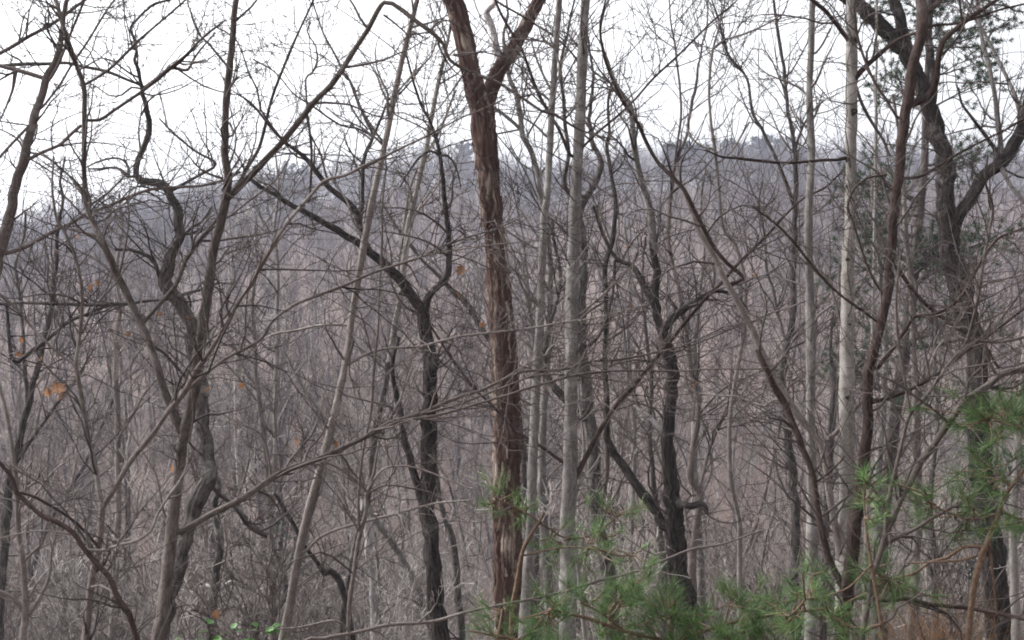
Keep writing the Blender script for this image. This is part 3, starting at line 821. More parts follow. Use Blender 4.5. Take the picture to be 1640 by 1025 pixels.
# ---- left of centre, further back
build_tree('mottled_tree', 'slender tree with whitish mottled upper stem, left of the dark oak', 16.0, 'grey', [
    ('trunk@oakgrey', '547 1023 14, 550 982 14, 559 931 13, 567 880 13, 578 839 13, 588 795 13, 596 753 13, 598 709 12.5, 605 675 12.5, 612 647 12, 618 606 11.5, 625 575 11'),
    ('limb@pale', '624 580 11, 632 524 11, 639 487 10, 644 456 10, 647 419 10, 651 391 10, 653 357 9.5, 663 324 9, 673 273 9, 683 239 8.5, 688 205 8, 697 157 7.5, 707 113 7, 712 89 6, 722 40 4.5, 726 0 4'),
    ('branch@pale', '640 480 6, 637 440 6, 642 400 6, 648 350 5.5, 655 310 5, 668 270 5, 690 235 5, 706 205 4.5, 720 170 4, 730 145 3'),
], twig='twig_grey', style='smooth', seed=15, twigs=0.8, gnarl=0.1, tr=0.8)

build_tree('many_armed_sapling', 'thin sapling with arms arching out both ways from one point, by the dark oak foot', 6.5, 'sapdark', [
    ('trunk', '557 1023 8, 560 965 8, 567 914 8, 574 866 8, 586 822 8, 588 788 7, 598 760 5, 610 700 4, 640 640 3.5, 660 590 3'),
    ('branch', '588 788 5.5, 605 760 5, 622 748 4.5, 656 747 4, 690 757 4, 724 771 3.5, 758 784 3'),
    ('branch', '592 788 5, 619 777 4, 653 781 4, 687 788 3.5, 712 800 3'),
    ('branch', '588 788 5, 564 764 5, 537 747 4.5, 513 737 4, 468 728 3.5, 434 727 3, 395 712 3'),
    ('branch', '576 850 5, 574 795 5, 581 726 5, 590 682 5, 596 647 5, 598 596 5, 605 528 4.5, 608 460 4, 612 391 4, 612 330 3.5, 618 270 3, 615 220 2.5'),
    ('branch', '574 850 4, 562 828 4, 548 815 3.5, 540 800 3'),
    ('branch', '567 914 4, 600 890 3, 625 860 3, 640 840 2'),
    ('branch', '622 748 3.5, 620 720 3, 612 690 3, 600 670 2'),
], seed=16, twigs=0.4, flare=1.2)

build_tree('leaning_pole', 'thin bare sapling bent low across the bottom, rising rightward past the oak foot', 5.5, 'sapdark', [
    ('trunk', '480 1040 7, 519 1023 6.5, 571 1013 6, 622 1001 6, 690 996 5.5, 741 982 5.5, 800 969 5.5, 850 960 5, 885 952 5, 926 941 5, 964 929 4.5, 1005 919 4.5, 1039 907 4.5, 1073 893 4, 1107 880 4, 1158 871 3.5, 1220 849 3'),
    ('branch', '560 1013 4, 537 994 4, 485 1004 4, 440 1008 3, 400 1011 3'),
    ('branch', '1030 910 3.5, 1036 890 3, 1040 870 2.5'),
    ('branch', '850 960 4, 880 962 4, 900 950 3, 920 943 3'),
], twig='twig_grey', seed=17, twigs=0.35, tl=0.6, lean=0.08)

# ---- right hand group
build_tree('brown_forked_tree', 'brown rough-barked tree, swept left limb and U-shaped side limb near the top right', 5.6, 'umber', [
    ('trunk', '1346 1023 26, 1353 965 27, 1363 897 25, 1370 829 24, 1380 760 22, 1387 709 21, 1391 675 20, 1389 647 20, 1391 596 20, 1401 555 19.5, 1411 511 19, 1421 470 19, 1427 408 18.5, 1432 340 18, 1439 290 18, 1445 222 18, 1454 164 19, 1461 113 18, 1474 61 19, 1478 20 20, 1474 0 18'),
    ('limb', '1350 940 15, 1346 931 14, 1333 907 13, 1319 866 12.5, 1309 812 12, 1302 764 12, 1285 716 12.5, 1271 682 13, 1256 645 13, 1237 613 12, 1222 582 11.5, 1213 560 10'),
    ('limb', '1459 167 14, 1479 159 13, 1492 146 12, 1499 130 12, 1502 102 11, 1506 80 11, 1514 62 10, 1534 44 9, 1565 20 8, 1596 0 7'),
    ('limb', '1480 30 13, 1486 18 12, 1500 7 11, 1508 -5 10'),
    ('branch', '1398 644 8, 1432 634 7, 1459 623 7, 1479 613 6.5, 1510 593 6.5, 1544 565 6, 1572 545 6, 1606 521 5.5, 1640 494 5, 1670 470 4'),
    ('branch', '1404 589 8, 1432 555 7.5, 1452 524 7, 1466 507 6.5, 1493 504 6, 1520 492 6, 1544 470 6, 1561 439 5.5, 1575 412 5.5, 1596 384 5, 1616 374 5, 1650 362 4'),
    ('branch', '1435 427 8, 1456 456 7.5, 1479 483 7.5, 1503 504 7.5, 1527 521 7.5, 1551 535 7, 1575 552 7, 1589 572 6, 1600 590 5'),
    ('branch', '1353 965 9, 1370 958 8, 1391 957 8, 1420 962 8, 1452 958 8, 1486 967 8, 1548 974 7.5, 1596 982 7, 1640 991 7, 1680 1000 5'),
    ('branch', '1435 285 6, 1470 284 5, 1500 268 5, 1525 252 5, 1550 238 4.5, 1585 220 4, 1610 208 4, 1640 190 4, 1670 175 3'),
    ('branch', '1478 46 6, 1500 40 5.5, 1530 38 5, 1560 30 5, 1600 16 4, 1645 5 3.5'),
    ('branch', '1420 480 5, 1398 445 4.5, 1380 400 4, 1368 360 4, 1358 330 4, 1370 300 3.5, 1390 285 3.5, 1420 280 3'),
    ('branch', '1410 520 5, 1385 500 5, 1350 475 5, 1322 450 5, 1295 418 5, 1275 392 5, 1250 365 4.5, 1225 345 4, 1205 330 3'),
    ('branch', '1310 770 4, 1330 755 3.5, 1347 738 3, 1352 730 2.5'),
    ('branch', '1455 170 5, 1440 190 5, 1420 160 5, 1400 130 5, 1385 95 5, 1374 60 5, 1368 20 5, 1370 -5 4'),
], style='smooth', seed=18, twigs=0.75, tl=1.25, gnarl=0.05, leaves=[(1205, 437, 12)], lean=0.03)

build_tree('white_barked_tree', 'tall whitish smooth-barked tree with dark knots standing right of centre', 8.0, 'pale', [
    ('trunk', '1350 985 29, 1352 900 28, 1356 800 26, 1357 690 25, 1356 600 23, 1357 500 22, 1359 400 20.5, 1362 340 19.5, 1363 250 18.5, 1364 180 18.5, 1364 100 18, 1363 20 17, 1362 -20 16'),
    ('branch@umber', '1360 66 10, 1350 52 9, 1339 38 8, 1319 14 7.5, 1299 -2 7'),
    ('branch@umber', '1370 125 10, 1378 115 10, 1391 102 9, 1411 85 8, 1432 68 7, 1459 55 6, 1490 48 4'),
    ('branch@umber', '1353 253 8, 1340 256 6, 1322 256 6, 1288 259 5.5, 1254 261 5, 1220 258 5, 1176 253 4.5, 1155 251 4, 1130 240 3'),
    ('branch@brown', '1368 130 6, 1378 160 6, 1390 185 6, 1402 205 5.5, 1415 225 5, 1425 250 4'),
    ('branch@sap', '1366 372 4, 1378 360 4, 1382 348 3.5'),
    ('branch@sap', '1352 790 4, 1376 786 3.5, 1380 760 3, 1386 730 3'),
], twig='twig_dark', seed=19, twigs=0.3, knots=[(1365, 70, 15, 15), (1366, 182, 15, 12), (1371, 122, 10, 16), (1355, 417, 9, 6), (1354, 633, 8, 6), (1351, 253, 8, 12), (1358, 520, 5, 4), (1352, 300, 5, 5)], gnarl=0.02)

build_tree('slim_grey_tree', 'slim straight light grey tree left of the whitish knotted one', 9.0, 'grey', [
    ('trunk', '1298 1020 21, 1300 914 19, 1300 812 18, 1299 709 16.5, 1298 647 16, 1299 545 15.5, 1297 477 15, 1295 408 14, 1295 340 14, 1297 307 13.5, 1300 239 13, 1296 154 11.5, 1299 85 10.5, 1301 17 10, 1302 -10 9'),
    ('branch', '1299 470 4, 1280 455 4, 1255 447 3.5, 1230 437 3'),
    ('branch', '1306 85 4, 1318 70 3.5, 1330 45 3'),
], twig='twig_grey', seed=20, twigs=0.4, gnarl=0.015)

build_tree('branching_shrub', 'wide brown shrub reaching right in several arms, right of the brown forked tree', 5.0, 'brown', [
    ('trunk', '1385 1000 9, 1396 930 9, 1411 880 9, 1418 856 9, 1428 835 11, 1442 801 12, 1459 771 12, 1473 740 12, 1493 716 12, 1514 685 12, 1531 661 12, 1551 637 12, 1582 617 12, 1606 598 12, 1640 591 12, 1690 580 9'),
    ('limb', '1418 856 8, 1421 812 8, 1432 760 7.5, 1445 709 7.5, 1457 664 7, 1479 640 7, 1503 606 6.5, 1520 582 6.5, 1544 555 6.5, 1555 524 6, 1565 483 6, 1575 419 5.5, 1585 367 5, 1590 330 4.5, 1578 290 4, 1582 250 3.5'),
    ('limb', '1411 876 8, 1438 861 7, 1469 846 7, 1493 830 7, 1520 815 7, 1548 798 6.5, 1582 777 6, 1600 768 4'),
    ('branch', '1457 664 6, 1452 625 5, 1444 580 5, 1436 520 4.5, 1436 470 4, 1440 420 3.5'),
    ('branch', '1520 680 5, 1510 668 5, 1488 650 5, 1462 632 4.5, 1440 615 4, 1405 600 3.5'),
    ('branch', '1575 620 6, 1600 622 5.5, 1625 620 5, 1650 600 4'),
    ('branch', '1555 545 5, 1600 548 5, 1640 540 5, 1670 530 4'),
    ('branch', '1585 580 5, 1572 530 5, 1560 500 5, 1550 488 4'),
    ('branch', '1582 777 4, 1610 765 4, 1640 735 3'),
    ('branch', '1545 640 5, 1552 610 4.5, 1570 590 4, 1580 570 3.5'),
], seed=21, twigs=1.0, tl=1.2, lean=0.02)

build_tree('big_twisted_oak', 'massive dark twisted oak behind the brown tree at right, with a torn orange scar', 15.0, 'oak', [
    ('trunk', '1600 1015 44, 1599 982 43, 1592 914 41, 1582 846 40, 1575 777 39, 1568 709 39, 1565 650 39, 1565 593 38, 1561 552 37, 1551 517 37, 1541 483 37, 1534 442 36, 1522 408 36, 1518 374 34, 1515 324 32, 1514 273 30, 1507 232 29, 1493 188 28, 1483 147 27, 1466 113 26, 1442 79 25, 1411 44 24, 1374 8 22, 1345 -10 20'),
    ('limb', '1520 400 24, 1530 360 23, 1543 335 22, 1561 307 22, 1578 280 22, 1606 259 22, 1623 232 22, 1640 200 21, 1652 150 19, 1662 90 17'),
    ('limb', '1468 115 22, 1455 85 21, 1446 55 20, 1440 30 19, 1432 0 18'),
    ('limb', '1490 170 16, 1496 130 15, 1490 95 14, 1486 50 13, 1490 10 12'),
    ('branch@silver', '1517 232 9, 1505 220 8, 1493 205 8, 1484 190 7, 1473 174 7, 1462 170 5'),
    ('branch@heartwood', '1507 252 7, 1508 240 10, 1506 228 6'),
    ('branch@grey', '1606 255 9, 1600 210 9, 1594 160 8, 1585 110 8, 1572 60 7, 1565 0 6'),
    ('branch@grey', '1640 200 9, 1620 140 7, 1580 60 6, 1555 20 5, 1540 0 4'),
    ('branch', '1606 258 8, 1580 220 7, 1555 185 6, 1540 165 5, 1535 140 4'),
    ('branch@grey', '1535 440 9, 1530 490 9, 1545 530 9, 1560 540 8'),
    ('branch@grey', '1600 262 8, 1620 300 7, 1645 330 6'),
], style='furrow', seed=22, twigs=0.5, gnarl=0.07, tr=0.8)

build_tree('branchy_tree', 'slender dark tree with crossing arms between the crooked oak and the slim grey tree', 16.0, 'oakgrey', [
    ('trunk', '1278 1030 19, 1273 948 17, 1275 846 16, 1271 777 16, 1263 709 15, 1256 640 13, 1251 590 12, 1262 545 11, 1272 490 10.5, 1271 440 10, 1271 391 9.5, 1273 324 8.5, 1273 239 7.5, 1261 171 6.5, 1254 102 6, 1242 27 5, 1238 -10 4'),
    ('limb', '1271 330 7, 1261 297 7, 1244 256 6.5, 1220 205 6, 1206 184 6, 1196 126 5, 1169 92 5, 1158 65 4.5, 1150 30 4, 1140 0 3'),
    ('branch', '1258 545 6, 1245 505 6, 1240 470 5, 1228 430 5, 1225 380 4, 1215 330 4, 1222 290 3'),
    ('branch', '1250 590 7, 1232 600 7, 1244 610 6, 1256 606 5, 1262 585 4'),
    ('branch', '1273 240 5, 1285 205 4.5, 1300 180 4, 1320 160 3'),
    ('branch', '1262 545 5, 1285 520 5, 1310 490 4, 1330 470 3'),
], style='furrow', seed=23, twigs=1.0, gnarl=0.12, tr=0.75)

build_tree('curved_pale_tree', 'thin pale curved stem against the sky right of the crooked oak', 13.0, 'sap', [
    ('trunk', '1186 960 11, 1184 900 10, 1186 846 9, 1179 812 8, 1170 760 8, 1169 675 7.5, 1180 600 7, 1192 530 7, 1193 453 6.5, 1179 395 6, 1162 374 6, 1155 347 6, 1152 307 5.5, 1145 239 5.5, 1138 191 5, 1136 137 5, 1141 79 4.5, 1150 50 4, 1160 10 3.5'),
    ('branch', '1152 260 4, 1172 242 4, 1186 220 4, 1200 195 3'),
    ('branch', '1143 238 4, 1125 235 4, 1105 218 4, 1100 200 3'),
    ('branch', '1141 79 4, 1158 65 4, 1190 55 4, 1225 40 3.5, 1250 25 3'),
], twig='twig_grey', seed=24, twigs=0.9, gnarl=0.1, tr=0.8)

build_tree('forking_tree', 'thin dark upright stem forking against the sky between crooked oak and pale stem', 15.0, 'sapdark', [
    ('trunk', '1110 960 15, 1108 900 14, 1118 830 13, 1121 791 12, 1107 760 12, 1112 709 12, 1118 650 10, 1105 580 9, 1095 510 8, 1080 430 7.5, 1070 370 7, 1073 324 7, 1080 266 6.5, 1100 218 6, 1104 184 5.5, 1114 137 5, 1119 102 4, 1128 60 3.5, 1135 20 3'),
    ('branch', '1080 266 5, 1084 230 5, 1090 198 5, 1090 154 4.5, 1083 85 4, 1075 40 3.5, 1072 0 3'),
    ('branch', '1119 790 7, 1128 750 6.5, 1141 702 6, 1160 660 5, 1180 620 4'),
], style='smooth', seed=25, twigs=1.0, gnarl=0.12, tr=0.75)

build_tree('pale_limbed_tree', 'light grey tree whose bent stem shows between dead trunk and slim pale tree', 17.0, 'grey', [
    ('trunk', '880 1010 16, 878 940 15, 872 860 15, 868 760 14, 872 640 13, 878 520 12, 880 420 11.5, 872 350 11, 865 307 10.5, 861 273 10, 848 239 10, 836 210 9.5, 831 171 9, 822 140 8, 812 105 6, 808 60 5, 812 20 4'),
    ('branch', '838 213 6, 824 198 6, 800 178 5.5, 780 165 5, 750 150 4'),
], twig='twig_grey', seed=26, twigs=0.9, gnarl=0.08, tr=0.75)

build_tree('arched_pale_tree', 'pale grey tree arching far to the left out of the brown forked tree foot', 8.0, 'sap', [
    ('trunk', '1356 1010 13, 1352 970 13, 1346 900 13, 1336 840 13, 1328 790 13, 1322 740 13, 1314 712 13, 1300 692 13, 1275 660 13, 1250 620 13, 1228 580 12.5, 1206 531 12, 1189 497 11.5, 1172 466 11, 1155 436 10.5, 1138 401 10, 1118 367 9, 1106 338 7, 1092 300 5, 1084 260 4'),
    ('limb@umber', '1190 447 6, 1180 434 7, 1165 422 7, 1145 398 7.5, 1128 367 8, 1111 335 8, 1100 312 8, 1090 297 7.5, 1073 280 7.5, 1053 259 7, 1036 229 7, 1022 198 6.5, 1005 174 6.5, 991 150 6, 971 102 5, 964 72 4.5, 961 40 4, 968 8 3.5'),
    ('branch@sapdark', '1314 712 9, 1328 702 9, 1342 690 8, 1356 672 7, 1370 655 6, 1382 640 5'),
    ('branch', '1275 662 6, 1256 645 6, 1240 640 5, 1225 650 4, 1205 645 3.5, 1180 635 3, 1150 634 3, 1120 630 2.5, 1095 618 2.5'),
], twig='twig_dark', seed=27, twigs=0.5, gnarl=0.04)

BACK = [
    # name, label, D, bark, trunk + limbs
    ('pinkish_trunk', 'slim pinkish-grey trunk standing behind the thin dark forked sapling at left', 19.0, 'sap',
     [('trunk', '179 1020 12, 183 948 12, 186 880 12, 189 812 12, 189 743 12, 188 681 11, 186 613 10, 186 552 9, 192 490 7, 186 430 6, 196 370 5, 190 310 4'),
      ('limb@silver', '196 760 6, 206 710 6, 210 690 5, 205 640 5, 196 600 4'), ('branch', '190 700 5, 215 660 5, 235 625 4, 262 596 3')]),
    ('snapped_tree', 'broken-topped trunk with ragged stubs between gnarled oak and leaning sapling', 17.0, 'oakgrey',
     [('trunk', '338 1020 14, 341 965 14, 347 914 14, 352 863 14, 347 830 13, 343 805 12, 350 780 9, 342 750 7, 338 700 5'),
      ('stub@silver', '345 945 7, 330 938 7, 322 940 5'), ('stub@silver', '352 945 7, 370 932 6, 395 945 5, 415 962 4')]),
    ('twin_trunk', 'slender pinkish trunk with a paler twin stem left of the leaning sapling', 18.0, 'sap',
     [('trunk', '438 1015 12, 437 975 12, 436 914 12, 432 846 11, 429 777 11, 425 720 10, 417 660 9, 410 600 9, 408 540 8, 405 480 6, 412 420 5, 408 360 4'),
      ('limb@pale', '434 830 8, 440 760 8, 441 681 8, 443 579 8, 444 494 7, 445 430 6, 440 360 5, 446 300 4, 440 240 3'),
      ('limb@oakgrey', '440 985 9, 458 950 9, 452 914 9, 434 870 8, 415 848 7, 400 835 7, 380 815 6, 360 800 5')]),
    ('bent_dark_tree', 'bent dark stem arching down into the brush beside the leaning sapling', 15.0, 'oak',
     [('trunk', '562 1010 11, 556 975 11, 548 945 11, 540 925 11, 528 913 11, 520 920 9, 508 900 8, 492 880 7, 470 840 7, 452 810 7, 440 790 5'),]),
    ('rosy_dead_trunk', 'pale rosy dead trunk right of the many-armed sapling', 18.0, 'silver',
     [('trunk', '600 1020 15, 598 965 14, 596 914 14, 591 863 14, 586 830 12, 582 800 9')]),
    ('slanting_grey_trunk', 'slanting grey trunk just left of the dark oak foot', 19.0, 'grey',
     [('trunk', '690 1010 13, 675 960 12, 659 921 12, 639 887 11, 620 858 11, 603 836 10, 585 800 9, 560 760 8, 535 710 7, 510 660 6, 480 610 5, 455 560 4')]),
    ('stubby_trunk', 'short grey slanting trunk right of the dark oak foot', 19.0, 'oakgrey',
     [('trunk', '738 1000 13, 731 914 13, 724 863 12, 714 830 11, 705 800 9, 700 760 7, 694 720 5')]),
    ('diagonal_trunk', 'grey diagonal stem climbing to the left behind the dead trunk', 18.0, 'oakgrey',
     [('trunk', '850 960 12, 846 880 12, 840 800 12, 835 700 11, 822 620 10, 800 570 10, 775 530 9, 750 490 9, 725 465 8, 700 440 7, 670 410 6, 640 370 5, 610 320 4')]),
    ('mottled_back_trunk', 'pale mottled trunk behind the crooked oak stub', 20.0, 'grey',
     [('trunk', '1124 1000 14, 1122 920 14, 1118 850 13, 1112 760 13, 1112 700 12, 1118 640 10, 1112 560 9, 1120 480 7, 1128 400 6, 1122 330 5, 1130 270 4')]),
    ('right_brown_trunk', 'straight grey-brown trunk behind the wide brown shrub', 16.0, 'sap',
     [('trunk', '1458 1022 17, 1462 960 16, 1466 914 16, 1469 812 15, 1469 709 15, 1466 620 13, 1462 545 12, 1459 459 11, 1452 380 9, 1446 300 8, 1440 220 6, 1430 150 5'),
      ('branch', '1468 640 6, 1485 600 5, 1500 560 4, 1520 535 3')]),
    ('right_grey_trunk', 'thin grey trunk tucked behind the brown forked tree', 19.0, 'grey',
     [('trunk', '1400 1020 14, 1402 920 13, 1405 820 13, 1408 726 12, 1415 647 12, 1418 560 10, 1412 470 9, 1405 380 7, 1398 300 6, 1404 220 5, 1400 120 4')]),
    ('bluish_trunk', 'slim pale bluish trunk near the lower right edge', 14.0, 'pale',
     [('trunk', '1627 1022 14, 1626 965 14, 1623 863 13, 1625 800 13, 1628 743 12, 1632 680 11, 1638 600 10, 1645 500 9, 1650 400 7')]),
    ('shadow_trunk', 'thin dark trunk low behind the pine bough at right', 18.0, 'oakgrey',
     [('trunk', '1500 1015 12, 1498 960 12, 1498 914 11, 1493 863 11, 1490 800 10, 1495 740 9, 1502 680 7, 1496 600 6, 1500 520 5')]),
    ('snapped_dark_tree', 'thin dark trunk with a snapped top between slim grey and whitish trees', 16.0, 'oakgrey',
     [('trunk', '1318 1020 13, 1322 900 12, 1324 820 12, 1326 770 12, 1330 700 13, 1334 650 13, 1337 612 13, 1334 598 11, 1330 560 6, 1334 500 5')]),
    ('thin_pole', 'very thin straight pale pole between whitish tree and brown forked tree', 12.0, 'pale',
     [('trunk', '1384 1000 7, 1386 900 7, 1390 800 6.5, 1394 650 6, 1398 500 5.5, 1401 350 5, 1403 180 4.5, 1404 60 4, 1404 0 3.5')]),
    ('oak_companion', 'dark thin trunk right behind the crooked oak base', 17.0, 'oakgrey',
     [('trunk', '1062 975 14, 1064 930 13, 1060 880 12, 1052 820 10, 1046 760 9, 1040 690 8, 1044 620 7, 1036 540 6, 1028 460 5, 1034 380 4')]),
    ('whitish_sapling', 'whitish slim sapling showing right of the dark tree behind the grey one', 17.0, 'pale',
     [('trunk', '1012 1000 8, 1010 900 8, 1013 800 8, 1016 700 7.5, 1012 620 7, 1005 520 6, 1008 440 5, 1000 360 4')]),
    ('twisted_whitish_stem', 'light grey twisted stem standing close behind the straight grey trunk foot', 14.0, 'pale',
     [('trunk', '935 1000 8, 928 930 8, 922 880 8, 918 820 7, 927 770 6, 936 720 5, 930 660 4.5, 925 600 4')]),
]
for i, (nm, lab, d_, bk, ch) in enumerate(BACK):
    build_tree(nm, lab, d_, bk, ch, twig='twig_grey' if bk in ('sap', 'pale', 'grey', 'silver') else 'twig_dark', style='furrow' if bk in ('oak', 'oakgrey') else 'smooth',
               seed=40 + i, twigs=0.9 if nm not in ('rosy_dead_trunk', 'snapped_tree', 'stubby_trunk', 'bent_dark_tree', 'thin_pole') else 0.2, gnarl=0.08, tr=0.75)

# ---- shreds of bark standing off the dead pine
def bark_shreds():
    rng = np.random.default_rng(77)
    done, geo, base, root = BANK['dead_pine5']
    for gi_, n in ((0, 230), (1, 60), (2, 60)):
        P, R = geo[gi_][2], geo[gi_][3]
        Vs, Qs, uvs, k0 = [], [], [], 0
        for _ in range(n):
            j = rng.integers(3, len(P) - 4)
            t = nrm(P[j + 1] - P[j - 1])
            a = rng.uniform(0, 2 * np.pi)
            A = nrm(np.array([0, 1, 0]) - t * t[1]); B = np.cross(t, A)
            o = np.cos(a) * A + np.sin(a) * B
            s_ = np.cross(t, o)
            L = rng.uniform(0.06, 0.26); w = rng.uniform(0.006, 0.022); lift = rng.uniform(0.006, 0.04)
            sgn = rng.choice([-1, 1])
            for k in range(4):
                f = k / 3
                c = P[j] + o * (R[j] * 0.99 + lift * f ** 1.6) + t * sgn * L * f + s_ * rng.normal() * 0.003
                ww = w * (1 - 0.7 * f)
                for e in ((-1, 0), (1, 0), (1, 0.004), (-1, 0.004)):
                    Vs.append(c + s_ * e[0] * ww + o * e[1])
            for k in range(3):
                b0 = k0 + k * 4
                for m_ in range(4):
                    n_ = (m_ + 1) % 4
                    Qs.append((b0 + m_, b0 + n_, b0 + 4 + n_, b0 + 4 + m_))
                    u0 = a * R[j] + m_ * 0.01
                    uvs += [(u0, f), (u0 + .01, f), (u0 + .01, f + .1), (u0, f + .1)]
            k0 += 16
        o_ = obj('bark_shreds', mesh_from('bark_shreds', np.array(Vs) - base, np.array(Qs), np.array(uvs), smooth=False), M['deadpine'], root)
        o_['kind'] = 'stuff'


bark_shreds()

# ---- the small knot on the straight grey tree
def eye_knot():
    done, geo, base, root = BANK['grey_tree7']
    c = px(911, 479, done[0][1][0]) + np.array([0.01, -0.052, 0])
    K = 5; P = c + np.array([[0, 0.05, 0], [0, 0.02, 0], [0, 0.0, 0], [0, -0.006, 0], [0, 0.004, 0]])
    R = np.array([0.03, 0.027, 0.022, 0.013, 0.003])
    V, Q, _ = tubes(P[None], R[None], 14)
    obj('knot', mesh_from('knot', V - base, Q, tube_uv(P[None], R[None], 14)), M['knot'], root)


eye_knot()


# ------------------------------------------------------------------ young pines with long soft needles
def needles(rng, tips, dirs, n, L, wid, spread=0.62, droop=0.1):
    """tufts: thin three-point blades fanned round each tip"""
    T = len(tips)
    tips = np.repeat(tips, n, 0); dirs = np.repeat(dirs, n, 0)
    m = len(tips)
    off = rng.uniform(-0.055, 0.0, (m, 1))
    d = nrm(dirs + rng.normal(size=(m, 3)) * spread)
    p0 = tips + dirs * off
    l = (rng.uniform(0.55, 1.0, m) * L)[:, None]
    p1 = p0 + d * l * 0.55
    d2 = nrm(d + np.array([0, 0, -droop]))
    p2 = p1 + d2 * l * 0.45
    s = nrm(np.cross(d, rng.normal(size=(m, 3)))) * wid
    V = np.stack([p0 - s, p0 + s, p1 - s * 0.9, p1 + s * 0.9, p2 - s * 0.3, p2 + s * 0.3], 1).reshape(-1, 3)
    b_ = np.arange(m)[:, None] * 6
    Q = np.concatenate([b_ + np.array([0, 1, 3, 2]), b_ + np.array([2, 3, 5, 4])], 0)
    return V, Q


def young_pine(name, label, D, stems, sprays, seed, L=0.098, n=38, lean=0.0, wid=0.001):
    """stems: traced wood; sprays: (x, y, radius px, tufts, direction x, direction y) of foliage masses, each on its own shoot"""
    rng = np.random.default_rng(seed)
    r = build_tree(name, label, D, 'pinestem', stems, twigs=0.0, seed=seed, gnarl=0.05, lean=lean, flare=1.2, cat='pine')
    done, geo, base, root = BANK[name + str(seed)]
    Vs, Qs, k = [], [], 0
    sp = Soup()
    for (x, y, rad, cnt, dx, dy) in sprays:
        # nearest wood
        best = None
        for (q, dd), g in zip(done, geo):
            dist = np.hypot(q[:, 0] - x, q[:, 1] - y); j = int(dist.argmin())
            if best is None or dist[j] < best[0]: best = (dist[j], g[2][j], dd[j])
        d = best[2] + rng.uniform(-0.15, 0.15)
        c = px(x, y, d)
        u = d / F
        mid = (best[1] + c) / 2 + np.array([0, 0, -0.08 * np.linalg.norm(c - best[1])])
        sp.add(np.array([[best[1], mid, c]]), np.array([[2.2 * u, 1.8 * u, 1.3 * u]]), 5)
        ends = c + rng.normal(size=(cnt, 3)) * np.array([rad * u * 0.55, rad * u * 0.55, rad * u * 0.38])
        main = np.array([dx, rng.uniform(-0.4, 0.1), -dy], float)
        dirs = nrm(nrm(ends - mid) * 0.8 + main * 0.8 + np.array([0, 0, 0.25]) + rng.normal(size=(cnt, 3)) * 0.25)
        starts = c + (ends - c) * 0.15 - main * rad * u * 0.2
        mids = (starts + ends) / 2 + rng.normal(size=(cnt, 3)) * 0.006
        ends2 = ends + dirs * 0.02
        sp.add(np.stack([starts, mids, ends2], 1), np.tile([[1.3 * u, 1.1 * u, 0.8 * u]], (cnt, 1)), 4)
        V, Q = needles(rng, ends2, dirs, n, L, wid)
        Vs.append(V); Qs.append(Q + k); k += len(V)
    obj('shoots', sp.mesh('shoots', base), M['pinestem'], root)['kind'] = 'stuff'
    obj('needles', mesh_from('needles', np.concatenate(Vs) - base, np.concatenate(Qs)), M['needle'], root)
    return r


rp = np.random.default_rng(5)
low = []
for _ in range(25):
    x = rp.uniform(880, 1330); y = 1030 - rp.uniform(0, 1) ** 1.3 * (75 + 25 * math.sin(x * 0.021))
    low.append((x, y, 42, 5, rp.uniform(-0.8, 0.8), -0.7))
for _ in range(8):
    low.append((rp.uniform(740, 900), rp.uniform(975, 1035), 40, 4, rp.uniform(-0.8, 0.5), -0.5))
young_pine('young_pine', 'low bushy young pine, bright green needles along the bottom right of centre', 5.2, [
    ('trunk', '1080 1120 16, 1078 1060 14, 1075 1010 10, 1080 960 6'),
    ('branch', '1076 1030 8, 1000 1010 7, 940 990 6, 880 975 4'),
    ('branch', '1076 1030 8, 1160 1000 7, 1240 985 6, 1320 975 4'),
    ('branch', '1060 1060 8, 960 1045 7, 860 1030 6, 750 1010 4'),
    ('branch', '1090 1060 8, 1200 1045 7, 1300 1030 5'),
    ('branch', '1000 1010 5, 960 980 4.5, 930 965 4'),
    ('branch', '1160 1000 5, 1170 960 4, 1176 945 3'),
], low + [(1010, 930, 34, 5, .2, -1), (1060, 965, 36, 6, 0, -1), (940, 960, 34, 5, -.3, -1), (1180, 955, 40, 6, .2, -1), (985, 968, 30, 5, .2, -1)], 301)

young_pine('pine_seedling', 'thin reddish pine seedling with loose tufts in front of the dead trunk foot', 5.8, [
    ('trunk', '818 1040 9, 820 982 8, 831 914 7.5, 838 880 7, 855 849 6, 865 835 5, 872 820 4'),
    ('branch', '865 838 4, 840 820 3.5, 815 808 3, 795 800 3'),
    ('branch', '865 838 4, 885 850 3.5, 900 860 3, 930 862 3, 960 850 3, 990 826 2.5'),
    ('branch', '836 890 4, 860 885 3.5, 880 880 3, 915 876 3, 960 880 2.5'),
], [(790, 798, 40, 9, -.7, -.5), (822, 822, 24, 3, -.2, .5), (845, 812, 20, 2, .3, -.6), (900, 872, 40, 7, 0, .5), (945, 880, 40, 7, .2, .6), (990, 822, 34, 6, .8, -.6), (968, 862, 34, 5, .5, .2), (880, 862, 24, 3, -.6, -.2), (1020, 890, 40, 5, .7, .1), (935, 905, 30, 4, .2, .8)], 302, n=24, L=0.1)

